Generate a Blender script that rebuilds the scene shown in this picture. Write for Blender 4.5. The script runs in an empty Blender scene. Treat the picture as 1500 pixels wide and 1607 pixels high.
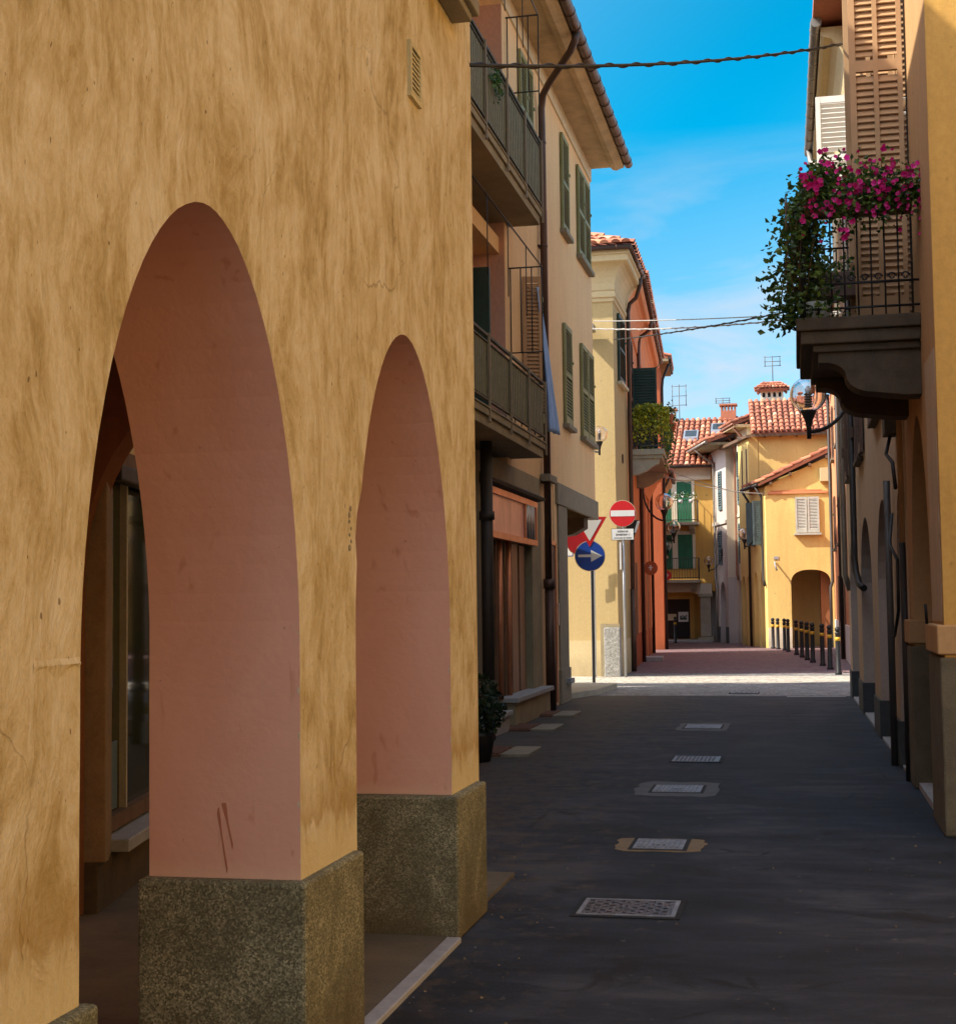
import bpy, bmesh, math, random
from mathutils import Vector, Matrix
from mathutils.geometry import tessellate_polygon
random.seed(11)
R = math.radians
S = bpy.context.scene
COL = S.collection

# ------------------------------------------------------------------ camera
cd = bpy.data.cameras.new("camera")
cam = bpy.data.objects.new("camera", cd)
COL.objects.link(cam)
cd.sensor_fit = 'HORIZONTAL'
cd.sensor_width = 36.0
cd.lens = 36.0 * 2300 / 1500
cd.clip_start = 0.1
cd.clip_end = 3000
cam.matrix_world = Matrix(((0.9771799678, 0.0251999265, 0.2109129540, 0),
                           (0.2120628278, -0.0587414033, -0.9754890079, 0),
                           (-0.0121929284, 0.9979551148, -0.0627448903, 1.6),
                           (0, 0, 0, 1)))
S.camera = cam

# ------------------------------------------------------------------ light
TO_SUN = Vector((-1.0, -0.42, 1.12)).normalized()
SUN_EL = math.asin(TO_SUN.z)
SUN_ROT = math.atan2(TO_SUN.x, TO_SUN.y)
w = bpy.data.worlds.new("World")
S.world = w
w.use_nodes = True
wn, wl = w.node_tree.nodes, w.node_tree.links
bg = wn["Background"]
sky = wn.new("ShaderNodeTexSky")
sky.sky_type = 'NISHITA'
sky.sun_disc = False
sky.sun_elevation = SUN_EL
sky.sun_rotation = SUN_ROT
sky.air_density = 0.9
sky.dust_density = 0.25
sky.ozone_density = 2.0
# a clear sky is deepest and bluest at right angles to the sun, paler towards and away from it
tc = wn.new("ShaderNodeTexCoord")
dp = wn.new("ShaderNodeVectorMath"); dp.operation = 'DOT_PRODUCT'
wl.new(tc.outputs["Generated"], dp.inputs[0])
dp.inputs[1].default_value = TO_SUN
sq = wn.new("ShaderNodeMath"); sq.operation = 'MULTIPLY'
wl.new(dp.outputs["Value"], sq.inputs[0]); wl.new(dp.outputs["Value"], sq.inputs[1])
inv = wn.new("ShaderNodeMath"); inv.operation = 'SUBTRACT'
inv.inputs[0].default_value = 1.0
wl.new(sq.outputs[0], inv.inputs[1])
pw = wn.new("ShaderNodeMath"); pw.operation = 'POWER'
wl.new(inv.outputs[0], pw.inputs[0]); pw.inputs[1].default_value = 2.2
pale = wn.new("ShaderNodeHueSaturation")
pale.inputs["Saturation"].default_value = 0.42
pale.inputs["Value"].default_value = 1.15
wl.new(sky.outputs[0], pale.inputs["Color"])
deep = wn.new("ShaderNodeHueSaturation")
deep.inputs["Saturation"].default_value = 1.7
deep.inputs["Hue"].default_value = 0.473
deep.inputs["Value"].default_value = 0.32
wl.new(sky.outputs[0], deep.inputs["Color"])
hs = wn.new("ShaderNodeMix"); hs.data_type = 'RGBA'
wl.new(pw.outputs[0], hs.inputs["Factor"])
wl.new(pale.outputs[0], hs.inputs["A"])
wl.new(deep.outputs[0], hs.inputs["B"])
# thin drifting cloud veil low in the sky
mp = wn.new("ShaderNodeMapping")
mp.inputs["Scale"].default_value = (1.6, 1.6, 7.0)
wl.new(tc.outputs["Generated"], mp.inputs["Vector"])
cn = wn.new("ShaderNodeTexNoise")
cn.inputs["Scale"].default_value = 3.2
cn.inputs["Detail"].default_value = 7
cn.inputs["Roughness"].default_value = 0.55
cn.inputs["Distortion"].default_value = 0.5
wl.new(mp.outputs[0], cn.inputs["Vector"])
cr = wn.new("ShaderNodeValToRGB")
cr.color_ramp.elements[0].position = 0.47
cr.color_ramp.elements[0].color = (0.55, 0.55, 0.55, 1)
cr.color_ramp.elements[1].position = 0.78
cr.color_ramp.elements[1].color = (1, 1, 1, 1)
wl.new(cn.outputs["Fac"], cr.inputs["Fac"])
sx = wn.new("ShaderNodeSeparateXYZ")
wl.new(tc.outputs["Generated"], sx.inputs[0])
er = wn.new("ShaderNodeMapRange")
er.inputs["From Min"].default_value = 0.13
er.inputs["From Max"].default_value = 0.31
er.inputs["To Min"].default_value = 1.0
er.inputs["To Max"].default_value = 0.0
wl.new(sx.outputs["Z"], er.inputs["Value"])
mu = wn.new("ShaderNodeMath"); mu.operation = 'MULTIPLY'
wl.new(cr.outputs["Color"], mu.inputs[0]); wl.new(er.outputs[0], mu.inputs[1])
mx = wn.new("ShaderNodeMix"); mx.data_type = 'RGBA'
wl.new(mu.outputs[0], mx.inputs["Factor"])
wl.new(hs.outputs["Result"], mx.inputs["A"])
mx.inputs["B"].default_value = (0.80, 0.98, 1.25, 1)
# brighter wisps inside the veil
wr = wn.new("ShaderNodeValToRGB")
wr.color_ramp.elements[0].position = 0.47
wr.color_ramp.elements[0].color = (0, 0, 0, 1)
wr.color_ramp.elements[1].position = 0.68
wr.color_ramp.elements[1].color = (0.8, 0.8, 0.8, 1)
wl.new(cn.outputs["Fac"], wr.inputs["Fac"])
wm = wn.new("ShaderNodeMath"); wm.operation = 'MULTIPLY'
wl.new(wr.outputs["Color"], wm.inputs[0]); wl.new(er.outputs[0], wm.inputs[1])
m2 = wn.new("ShaderNodeMix"); m2.data_type = 'RGBA'
wl.new(wm.outputs[0], m2.inputs["Factor"])
wl.new(mx.outputs["Result"], m2.inputs["A"])
m2.inputs["B"].default_value = (1.15, 1.22, 1.32, 1)
wl.new(m2.outputs["Result"], bg.inputs["Color"])
bg.inputs["Strength"].default_value = 0.15

ld = bpy.data.lights.new("sun", 'SUN')
ld.energy = 2.0
ld.angle = R(0.5)
ld.color = (1.0, 0.93, 0.80)
lo = bpy.data.objects.new("sun", ld)
COL.objects.link(lo)
lo.rotation_euler = TO_SUN.to_track_quat('Z', 'Y').to_euler()
lo.location = (0, 0, 40)

vs = S.view_settings
vs.view_transform = 'Standard'
vs.look = 'None'
vs.exposure = 2.2
vs.gamma = 1.0

# ------------------------------------------------------------------ materials
MATS = {}


class NT:
    def __init__(self, name):
        self.m = bpy.data.materials.new(name)
        self.m.use_nodes = True
        self.n = self.m.node_tree.nodes
        self.l = self.m.node_tree.links
        self.b = self.n["Principled BSDF"]
        self.pos = self.n.new("ShaderNodeNewGeometry").outputs["Position"]

    def map(self, scale, vec=None):
        m = self.n.new("ShaderNodeMapping")
        m.inputs["Scale"].default_value = scale if isinstance(scale, tuple) else (scale,) * 3
        self.l.new(vec or self.pos, m.inputs["Vector"])
        return m.outputs[0]

    def noise(self, scale, detail=4, rough=0.55, dist=0.0, vec=None):
        t = self.n.new("ShaderNodeTexNoise")
        t.inputs["Scale"].default_value = 1.0
        t.inputs["Detail"].default_value = detail
        t.inputs["Roughness"].default_value = rough
        t.inputs["Distortion"].default_value = dist
        self.l.new(self.map(scale, vec), t.inputs["Vector"])
        return t.outputs["Fac"]

    def vor(self, scale, feature='F1', out="Distance"):
        t = self.n.new("ShaderNodeTexVoronoi")
        t.feature = feature
        t.inputs["Scale"].default_value = 1.0
        self.l.new(self.map(scale), t.inputs["Vector"])
        return t.outputs[out]

    def ramp(self, fac, stops):
        r = self.n.new("ShaderNodeValToRGB")
        e = r.color_ramp.elements
        while len(e) < len(stops):
            e.new(0.5)
        for k, (p, c) in enumerate(stops):
            e[k].position = p
            if not isinstance(c, tuple):
                c = (c, c, c)
            e[k].color = (*c, 1)
        self.l.new(fac, r.inputs["Fac"])
        return r.outputs["Color"]

    def mix(self, fac, a, b, mode='MIX'):
        m = self.n.new("ShaderNodeMix")
        m.data_type = 'RGBA'
        m.blend_type = mode
        for sock, v in (("Factor", fac), ("A", a), ("B", b)):
            if isinstance(v, tuple):
                m.inputs[sock].default_value = (*v, 1)
            elif isinstance(v, (int, float)):
                m.inputs[sock].default_value = v
            else:
                self.l.new(v, m.inputs[sock])
        return m.outputs["Result"]

    def math(self, op, a, b=0.0, clamp=False):
        m = self.n.new("ShaderNodeMath")
        m.operation = op
        m.use_clamp = clamp
        for k, v in enumerate((a, b)):
            if isinstance(v, (int, float)):
                m.inputs[k].default_value = v
            else:
                self.l.new(v, m.inputs[k])
        return m.outputs[0]

    def sep(self, vec=None):
        s = self.n.new("ShaderNodeSeparateXYZ")
        self.l.new(vec or self.pos, s.inputs[0])
        return s.outputs

    def bump(self, h, strength, dist=0.02):
        b = self.n.new("ShaderNodeBump")
        b.inputs["Strength"].default_value = strength
        b.inputs["Distance"].default_value = dist
        self.l.new(h, b.inputs["Height"])
        self.l.new(b.outputs[0], self.b.inputs["Normal"])

    def col(self, c):
        if isinstance(c, tuple):
            self.b.inputs["Base Color"].default_value = (*c, 1)
        else:
            self.l.new(c, self.b.inputs["Base Color"])

    def rough(self, r):
        if isinstance(r, (int, float)):
            self.b.inputs["Roughness"].default_value = r
        else:
            self.l.new(r, self.b.inputs["Roughness"])


def scl(c, k):
    return tuple(min(1.0, v * k) for v in c)


def plaster(name, c, dark=0.72, streak=0.5, patch=0.6, bump=0.25, warm=None):
    t = NT(name)
    d = warm or scl(c, dark)
    a = t.noise((1.1, 1.1, 0.5), 5, 0.6, 0.4)
    s = t.noise((7, 7, 0.55), 5, 0.6, 0.6)
    f = t.noise((26, 26, 22), 4, 0.6)
    k = t.math('ADD', t.math('MULTIPLY', a, patch), t.math('MULTIPLY', s, streak))
    k = t.math('DIVIDE', k, patch + streak)
    col = t.ramp(k, [(0.34, d), (0.62, c)])
    col = t.mix(0.35, col, t.ramp(f, [(0.35, scl(c, 0.8)), (0.65, scl(c, 1.08))]), 'MIX')
    # small chips and pits
    v = t.noise((9, 9, 9), 2, 0.5)
    col = t.mix(t.ramp(v, [(0.73, 0.0), (0.78, 0.55)]), col, scl(c, 0.5))
    # splash dirt near the ground, ragged
    z = t.sep()[2]
    g = t.math('ADD', z, t.math('MULTIPLY', t.noise((3, 3, 2), 4), 0.9))
    col = t.mix(t.ramp(g, [(0.45, 0.5), (0.95, 0.0)]), col, scl(c, 0.45))
    t.col(col)
    t.rough(0.92)
    t.b.inputs["Specular IOR Level"].default_value = 0.2
    h = t.math('ADD', t.math('MULTIPLY', t.noise((40, 40, 40), 3), 0.5), t.math('MULTIPLY', a, 1.0))
    t.bump(h, bump, 0.015)
    return t.m


def arcade_plaster():
    """hand-trowelled ochre lime plaster with vertical brush streaks and run-off stains"""
    t = NT("arcade_ochre_plaster")
    warp = t.noise((1.6, 1.6, 1.1), 3, 0.5)
    # brush marks: fans of short strokes, tall and thin, bent by a slow warp
    cmb = t.n.new("ShaderNodeCombineXYZ")
    p = t.sep()
    t.l.new(p[0], cmb.inputs[0])
    t.l.new(t.math('ADD', p[1], t.math('MULTIPLY', warp, 0.55)), cmb.inputs[1])
    t.l.new(p[2], cmb.inputs[2])
    big = t.noise((1.8, 2.6, 2.1), 7, 0.70, 0.2, cmb.outputs[0])
    stroke = t.noise((5, 11, 4.0), 5, 0.66, 0.35, cmb.outputs[0])
    hair = t.noise((12, 30, 7.0), 4, 0.65, 0.5, cmb.outputs[0])
    fine = t.noise((60, 70, 45), 4, 0.65)
    k = t.math('ADD', t.math('MULTIPLY', big, 0.50), t.math('ADD', t.math('MULTIPLY', stroke, 0.30), t.math('MULTIPLY', hair, 0.20)))
    col = t.ramp(k, [(0.39, (0.32, 0.21, 0.06)), (0.455, (0.48, 0.35, 0.155)), (0.52, (0.625, 0.50, 0.29)), (0.59, (0.72, 0.615, 0.42))])
    col = t.mix(0.25, col, t.ramp(fine, [(0.3, (0.45, 0.325, 0.15)), (0.7, (0.74, 0.63, 0.44))]))
    # dark drips: sparse vertical runs
    drip = t.noise((3, 11, 1.5), 5, 0.62, 0.3, cmb.outputs[0])
    col = t.mix(t.ramp(drip, [(0.55, 0.0), (0.72, 0.5)]), col, (0.36, 0.225, 0.06))
    # hairline cracks, only here and there
    cv = t.n.new("ShaderNodeTexVoronoi"); cv.feature = 'DISTANCE_TO_EDGE'
    cv.inputs["Scale"].default_value = 1.0
    cw = t.n.new("ShaderNodeVectorMath"); cw.operation = 'ADD'
    cn_ = t.n.new("ShaderNodeTexNoise"); cn_.inputs["Scale"].default_value = 3.0; cn_.inputs["Detail"].default_value = 5
    t.l.new(t.pos, cn_.inputs["Vector"])
    cs = t.n.new("ShaderNodeVectorMath"); cs.operation = 'SCALE'; cs.inputs["Scale"].default_value = 0.35
    t.l.new(cn_.outputs["Color"], cs.inputs[0])
    t.l.new(t.pos, cw.inputs[0]); t.l.new(cs.outputs[0], cw.inputs[1])
    t.l.new(t.map((1.0, 1.3, 0.9), cw.outputs[0]), cv.inputs["Vector"])
    crk = t.math('MULTIPLY', t.ramp(cv.outputs["Distance"], [(0.0, 1.0), (0.006, 0.0)]), t.ramp(t.noise((0.9, 0.9, 0.9), 2), [(0.52, 0.0), (0.60, 0.6)]))
    col = t.mix(crk, col, (0.16, 0.10, 0.04))
    # specks
    sp = t.noise((55, 55, 30), 1, 0.4)
    col = t.mix(t.ramp(sp, [(0.76, 0.0), (0.79, 0.75)]), col, (0.13, 0.075, 0.03))
    # pale salt band above the plinth with a ragged upper edge, brown tide mark above it
    band = t.math('ADD', p[2], t.math('MULTIPLY', t.noise((6, 7, 1.2), 4, 0.6), -0.34))
    col = t.mix(t.ramp(band, [(0.66, 0.0), (0.69, 0.55), (0.86, 0.0)]), col, (0.36, 0.215, 0.055))
    col = t.mix(t.ramp(band, [(0.60, 0.8), (0.66, 0.0)]), col, (0.66, 0.54, 0.30))
    t.col(col)
    t.rough(0.93)
    t.b.inputs["Specular IOR Level"].default_value = 0.15
    h = t.math('ADD', t.math('MULTIPLY', stroke, 0.8), t.math('ADD', t.math('MULTIPLY', fine, 0.22), t.math('MULTIPLY', big, 0.8)))
    t.bump(h, 0.5, 0.03)
    return t.m


def pink_plaster():
    t = NT("pink_lime_wash")
    a = t.noise((2, 2, 1.4), 5, 0.6, 0.5)
    f = t.noise((35, 35, 35), 4, 0.6)
    col = t.ramp(a, [(0.35, (0.76, 0.40, 0.285)), (0.62, (0.82, 0.47, 0.355))])
    sm = t.noise((14, 14, 5), 3, 0.5, 0.6)
    col = t.mix(t.ramp(sm, [(0.64, 0.0), (0.72, 0.55)]), col, (0.55, 0.23, 0.13))
    gz = t.math('ADD', t.sep()[2], t.math('MULTIPLY', t.noise((7, 7, 3), 5, 0.65), 0.8))
    col = t.mix(t.ramp(gz, [(1.00, 0.28), (1.25, 0.0)]), col, (0.50, 0.25, 0.15))
    sp = t.noise((30, 30, 30), 1, 0.3)
    col = t.mix(t.ramp(sp, [(0.80, 0.0), (0.83, 0.5)]), col, (0.30, 0.13, 0.08))
    z = t.sep()[2]
    g = t.math('ADD', z, t.math('MULTIPLY', t.noise((9, 9, 5), 4), -0.12))
    col = t.mix(t.ramp(g, [(0.62, 0.6), (0.67, 0.0)]), col, (0.78, 0.50, 0.34))
    t.col(col)
    t.rough(0.9)
    t.b.inputs["Specular IOR Level"].default_value = 0.2
    t.bump(t.math('ADD', t.math('MULTIPLY', f, 0.3), a), 0.3, 0.015)
    return t.m


def granite():
    t = NT("speckled_plinth_stone")
    a = t.noise((170, 170, 170), 4, 0.85)
    b = t.noise((3.5, 3.5, 3.5), 5, 0.65, 0.8)
    v = t.vor((150, 150, 150), out="Color")
    g = t.n.new("ShaderNodeRGBToBW")
    t.l.new(v, g.inputs[0])
    k = t.math('ADD', t.math('MULTIPLY', a, 0.6), t.math('MULTIPLY', g.outputs[0], 0.35))
    col = t.ramp(k, [(0.32, (0.075, 0.069, 0.036)), (0.48, (0.20, 0.182, 0.098)), (0.66, (0.50, 0.46, 0.28))])
    col = t.mix(t.ramp(b, [(0.40, 0.65), (0.62, 0.0)]), col, (0.085, 0.075, 0.034))
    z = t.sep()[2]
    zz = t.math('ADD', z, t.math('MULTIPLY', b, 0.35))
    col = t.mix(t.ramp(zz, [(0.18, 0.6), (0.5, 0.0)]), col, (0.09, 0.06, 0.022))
    t.col(col)
    t.rough(0.8)
    t.bump(t.math('ADD', a, t.math('MULTIPLY', g.outputs[0], 0.5)), 0.35, 0.008)
    return t.m


def asphalt():
    t = NT("worn_asphalt")
    a = t.noise((0.5, 0.35, 1), 5, 0.6, 0.7)
    b = t.noise((1.1, 3.0, 1), 6, 0.68, 0.6)
    f = t.noise((55, 55, 55), 5, 0.85)
    col = t.ramp(t.math('ADD', t.math('MULTIPLY', a, 0.6), t.math('MULTIPLY', b, 0.4)),
                 [(0.41, (0.003, 0.004, 0.006)), (0.47, (0.010, 0.013, 0.020)), (0.53, (0.021, 0.025, 0.035)), (0.60, (0.050, 0.052, 0.060))])
    st = t.noise((1.7, 1.5, 1), 4, 0.6, 0.9)
    col = t.mix(t.ramp(st, [(0.60, 0.0), (0.68, 0.85)]), col, (0.007, 0.006, 0.006))
    col = t.mix(t.ramp(f, [(0.58, 0.0), (0.72, 0.5)]), col, (0.11, 0.10, 0.095))
    ck = t.noise((16, 9, 1), 2, 0.5)
    col = t.mix(t.ramp(ck, [(0.70, 0.0), (0.74, 0.6)]), col, (0.10, 0.085, 0.065))
    av = t.n.new("ShaderNodeTexVoronoi"); av.feature = 'DISTANCE_TO_EDGE'
    av.inputs["Scale"].default_value = 1.0
    t.l.new(t.map((0.55, 0.5, 1)), av.inputs["Vector"])
    ac = t.math('MULTIPLY', t.ramp(t.math('ADD', av.outputs["Distance"], t.math('MULTIPLY', t.noise((4, 4, 1), 4), 0.05)), [(0.022, 1.0), (0.030, 0.0)]), t.ramp(a, [(0.48, 0.0), (0.56, 0.8)]))
    col = t.mix(ac, col, (0.004, 0.004, 0.004))
    # sandy sweepings near the left kerb
    p = t.sep()
    sand = t.math('ADD', t.math('MULTIPLY', t.noise((7, 5, 1), 5, 0.7), 1.0), t.math('MULTIPLY', p[0], -0.14))
    col = t.mix(t.ramp(sand, [(0.70, 0.0), (0.90, 0.45)]), col, (0.12, 0.078, 0.040))
    t.col(col)
    t.rough(t.ramp(a, [(0.3, 0.62), (0.7, 0.82)]))
    t.b.inputs["Specular IOR Level"].default_value = 0.35
    t.bump(t.math('ADD', t.math('MULTIPLY', f, 0.8), t.math('MULTIPLY', b, 0.8)), 0.6, 0.012)
    return t.m


def cobbles(name, c1, c2, sc=(9, 9, 9)):
    t = NT(name)
    d = t.vor(sc, 'DISTANCE_TO_EDGE')
    cc = t.vor(sc, 'F1', "Color")
    g = t.n.new("ShaderNodeRGBToBW")
    t.l.new(cc, g.inputs[0])
    col = t.ramp(g.outputs[0], [(0.2, c1), (0.8, c2)])
    col = t.mix(t.ramp(d, [(0.03, 0.9), (0.10, 0.0)]), col, scl(c1, 0.35))
    col = t.mix(0.3, col, t.ramp(t.noise((2, 2, 2), 4), [(0.3, scl(c1, 0.8)), (0.7, scl(c2, 1.2))]))
    t.col(col)
    t.rough(0.75)
    t.bump(t.ramp(d, [(0.0, 0.0), (0.12, 1.0)]), 0.6, 0.015)
    return t.m


def stone(name, c, var=0.6, sc=5, bump=0.3, rough=0.85):
    t = NT(name)
    a = t.noise((sc, sc, sc), 6, 0.65, 0.4)
    f = t.noise((60, 60, 60), 3, 0.7)
    col = t.ramp(a, [(0.32, scl(c, var)), (0.66, c)])
    col = t.mix(0.3, col, t.ramp(f, [(0.3, scl(c, 0.6)), (0.7, scl(c, 1.25))]))
    t.col(col)
    t.rough(rough)
    t.bump(t.math('ADD', a, t.math('MULTIPLY', f, 0.4)), bump, 0.015)
    return t.m


def paint(name, c, rough=0.55, metal=0.0, wear=0.75, sc=6):
    t = NT(name)
    a = t.noise((sc, sc, sc * 0.5), 5, 0.65, 0.3)
    col = t.ramp(a, [(0.3, scl(c, wear)), (0.68, c)])
    t.col(col)
    t.rough(t.ramp(a, [(0.3, min(1, rough + 0.15)), (0.7, rough)]))
    t.b.inputs["Metallic"].default_value = metal
    t.bump(t.noise((50, 50, 50), 2), 0.06, 0.005)
    return t.m


def tiles():
    t = NT("terracotta_roof_tile")
    at = t.n.new("ShaderNodeAttribute")
    at.attribute_name = "tint"
    base = t.ramp(at.outputs["Fac"], [(0.0, (0.27, 0.085, 0.045)), (0.35, (0.46, 0.155, 0.075)), (0.7, (0.56, 0.24, 0.12)), (1.0, (0.60, 0.36, 0.22))])
    n = t.noise((14, 14, 14), 5, 0.65)
    col = t.mix(t.ramp(n, [(0.5, 0.0), (0.7, 0.6)]), base, (0.20, 0.10, 0.06))
    li = t.noise((7, 7, 7), 3)
    col = t.mix(t.ramp(li, [(0.66, 0.0), (0.74, 0.5)]), col, (0.40, 0.36, 0.26))
    t.col(col)
    t.rough(0.88)
    t.bump(n, 0.25, 0.01)
    return t.m


def leaf(name, c, c2):
    t = NT(name)
    at = t.n.new("ShaderNodeAttribute")
    at.attribute_name = "tint"
    t.col(t.ramp(at.outputs["Fac"], [(0.0, c), (1.0, c2)]))
    t.rough(0.5)
    t.b.inputs["Transmission Weight"].default_value = 0.0
    t.b.inputs["Subsurface Weight"].default_value = 0.0
    tr = t.n.new("ShaderNodeBsdfTranslucent")
    t.l.new(t.ramp(at.outputs["Fac"], [(0.0, scl(c, 1.3)), (1.0, scl(c2, 1.4))]), tr.inputs["Color"])
    ms = t.n.new("ShaderNodeMixShader")
    ms.inputs[0].default_value = 0.3
    t.l.new(t.b.outputs[0], ms.inputs[1])
    t.l.new(tr.outputs[0], ms.inputs[2])
    t.l.new(ms.outputs[0], t.n["Material Output"].inputs["Surface"])
    return t.m


def glass(name, tint=(1, 1, 1), rough=0.0, ior=1.45):
    t = NT(name)
    t.col(tint)
    t.rough(rough)
    t.b.inputs["Transmission Weight"].default_value = 1.0
    t.b.inputs["IOR"].default_value = ior
    return t.m


def pane(name, c=(0.02, 0.025, 0.025)):
    t = NT(name)
    t.col(c)
    t.rough(0.04)
    t.b.inputs["Specular IOR Level"].default_value = 0.7
    return t.m


def shutterboard():
    t = NT("brown_shop_boards")
    a = t.noise((2, 30, 1.2), 5, 0.6, 0.3)
    t.col(t.ramp(a, [(0.3, (0.11, 0.052, 0.022)), (0.7, (0.22, 0.115, 0.055))]))
    t.rough(0.45)
    t.bump(a, 0.1, 0.005)
    return t.m


def checker_plate():
    t = NT("checkered_steel")
    v = t.vor((46, 46, 46), 'F1')
    k = t.ramp(v, [(0.25, 1.0), (0.5, 0.0)])
    n = t.noise((9, 9, 9), 4)
    col = t.mix(k, (0.07, 0.055, 0.055), (0.30, 0.24, 0.245))
    col = t.mix(t.ramp(n, [(0.45, 0.0), (0.7, 0.5)]), col, (0.14, 0.09, 0.06))
    t.col(col)
    t.rough(0.42)
    t.b.inputs["Metallic"].default_value = 0.55
    t.bump(k, 0.6, 0.006)
    return t.m


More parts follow.
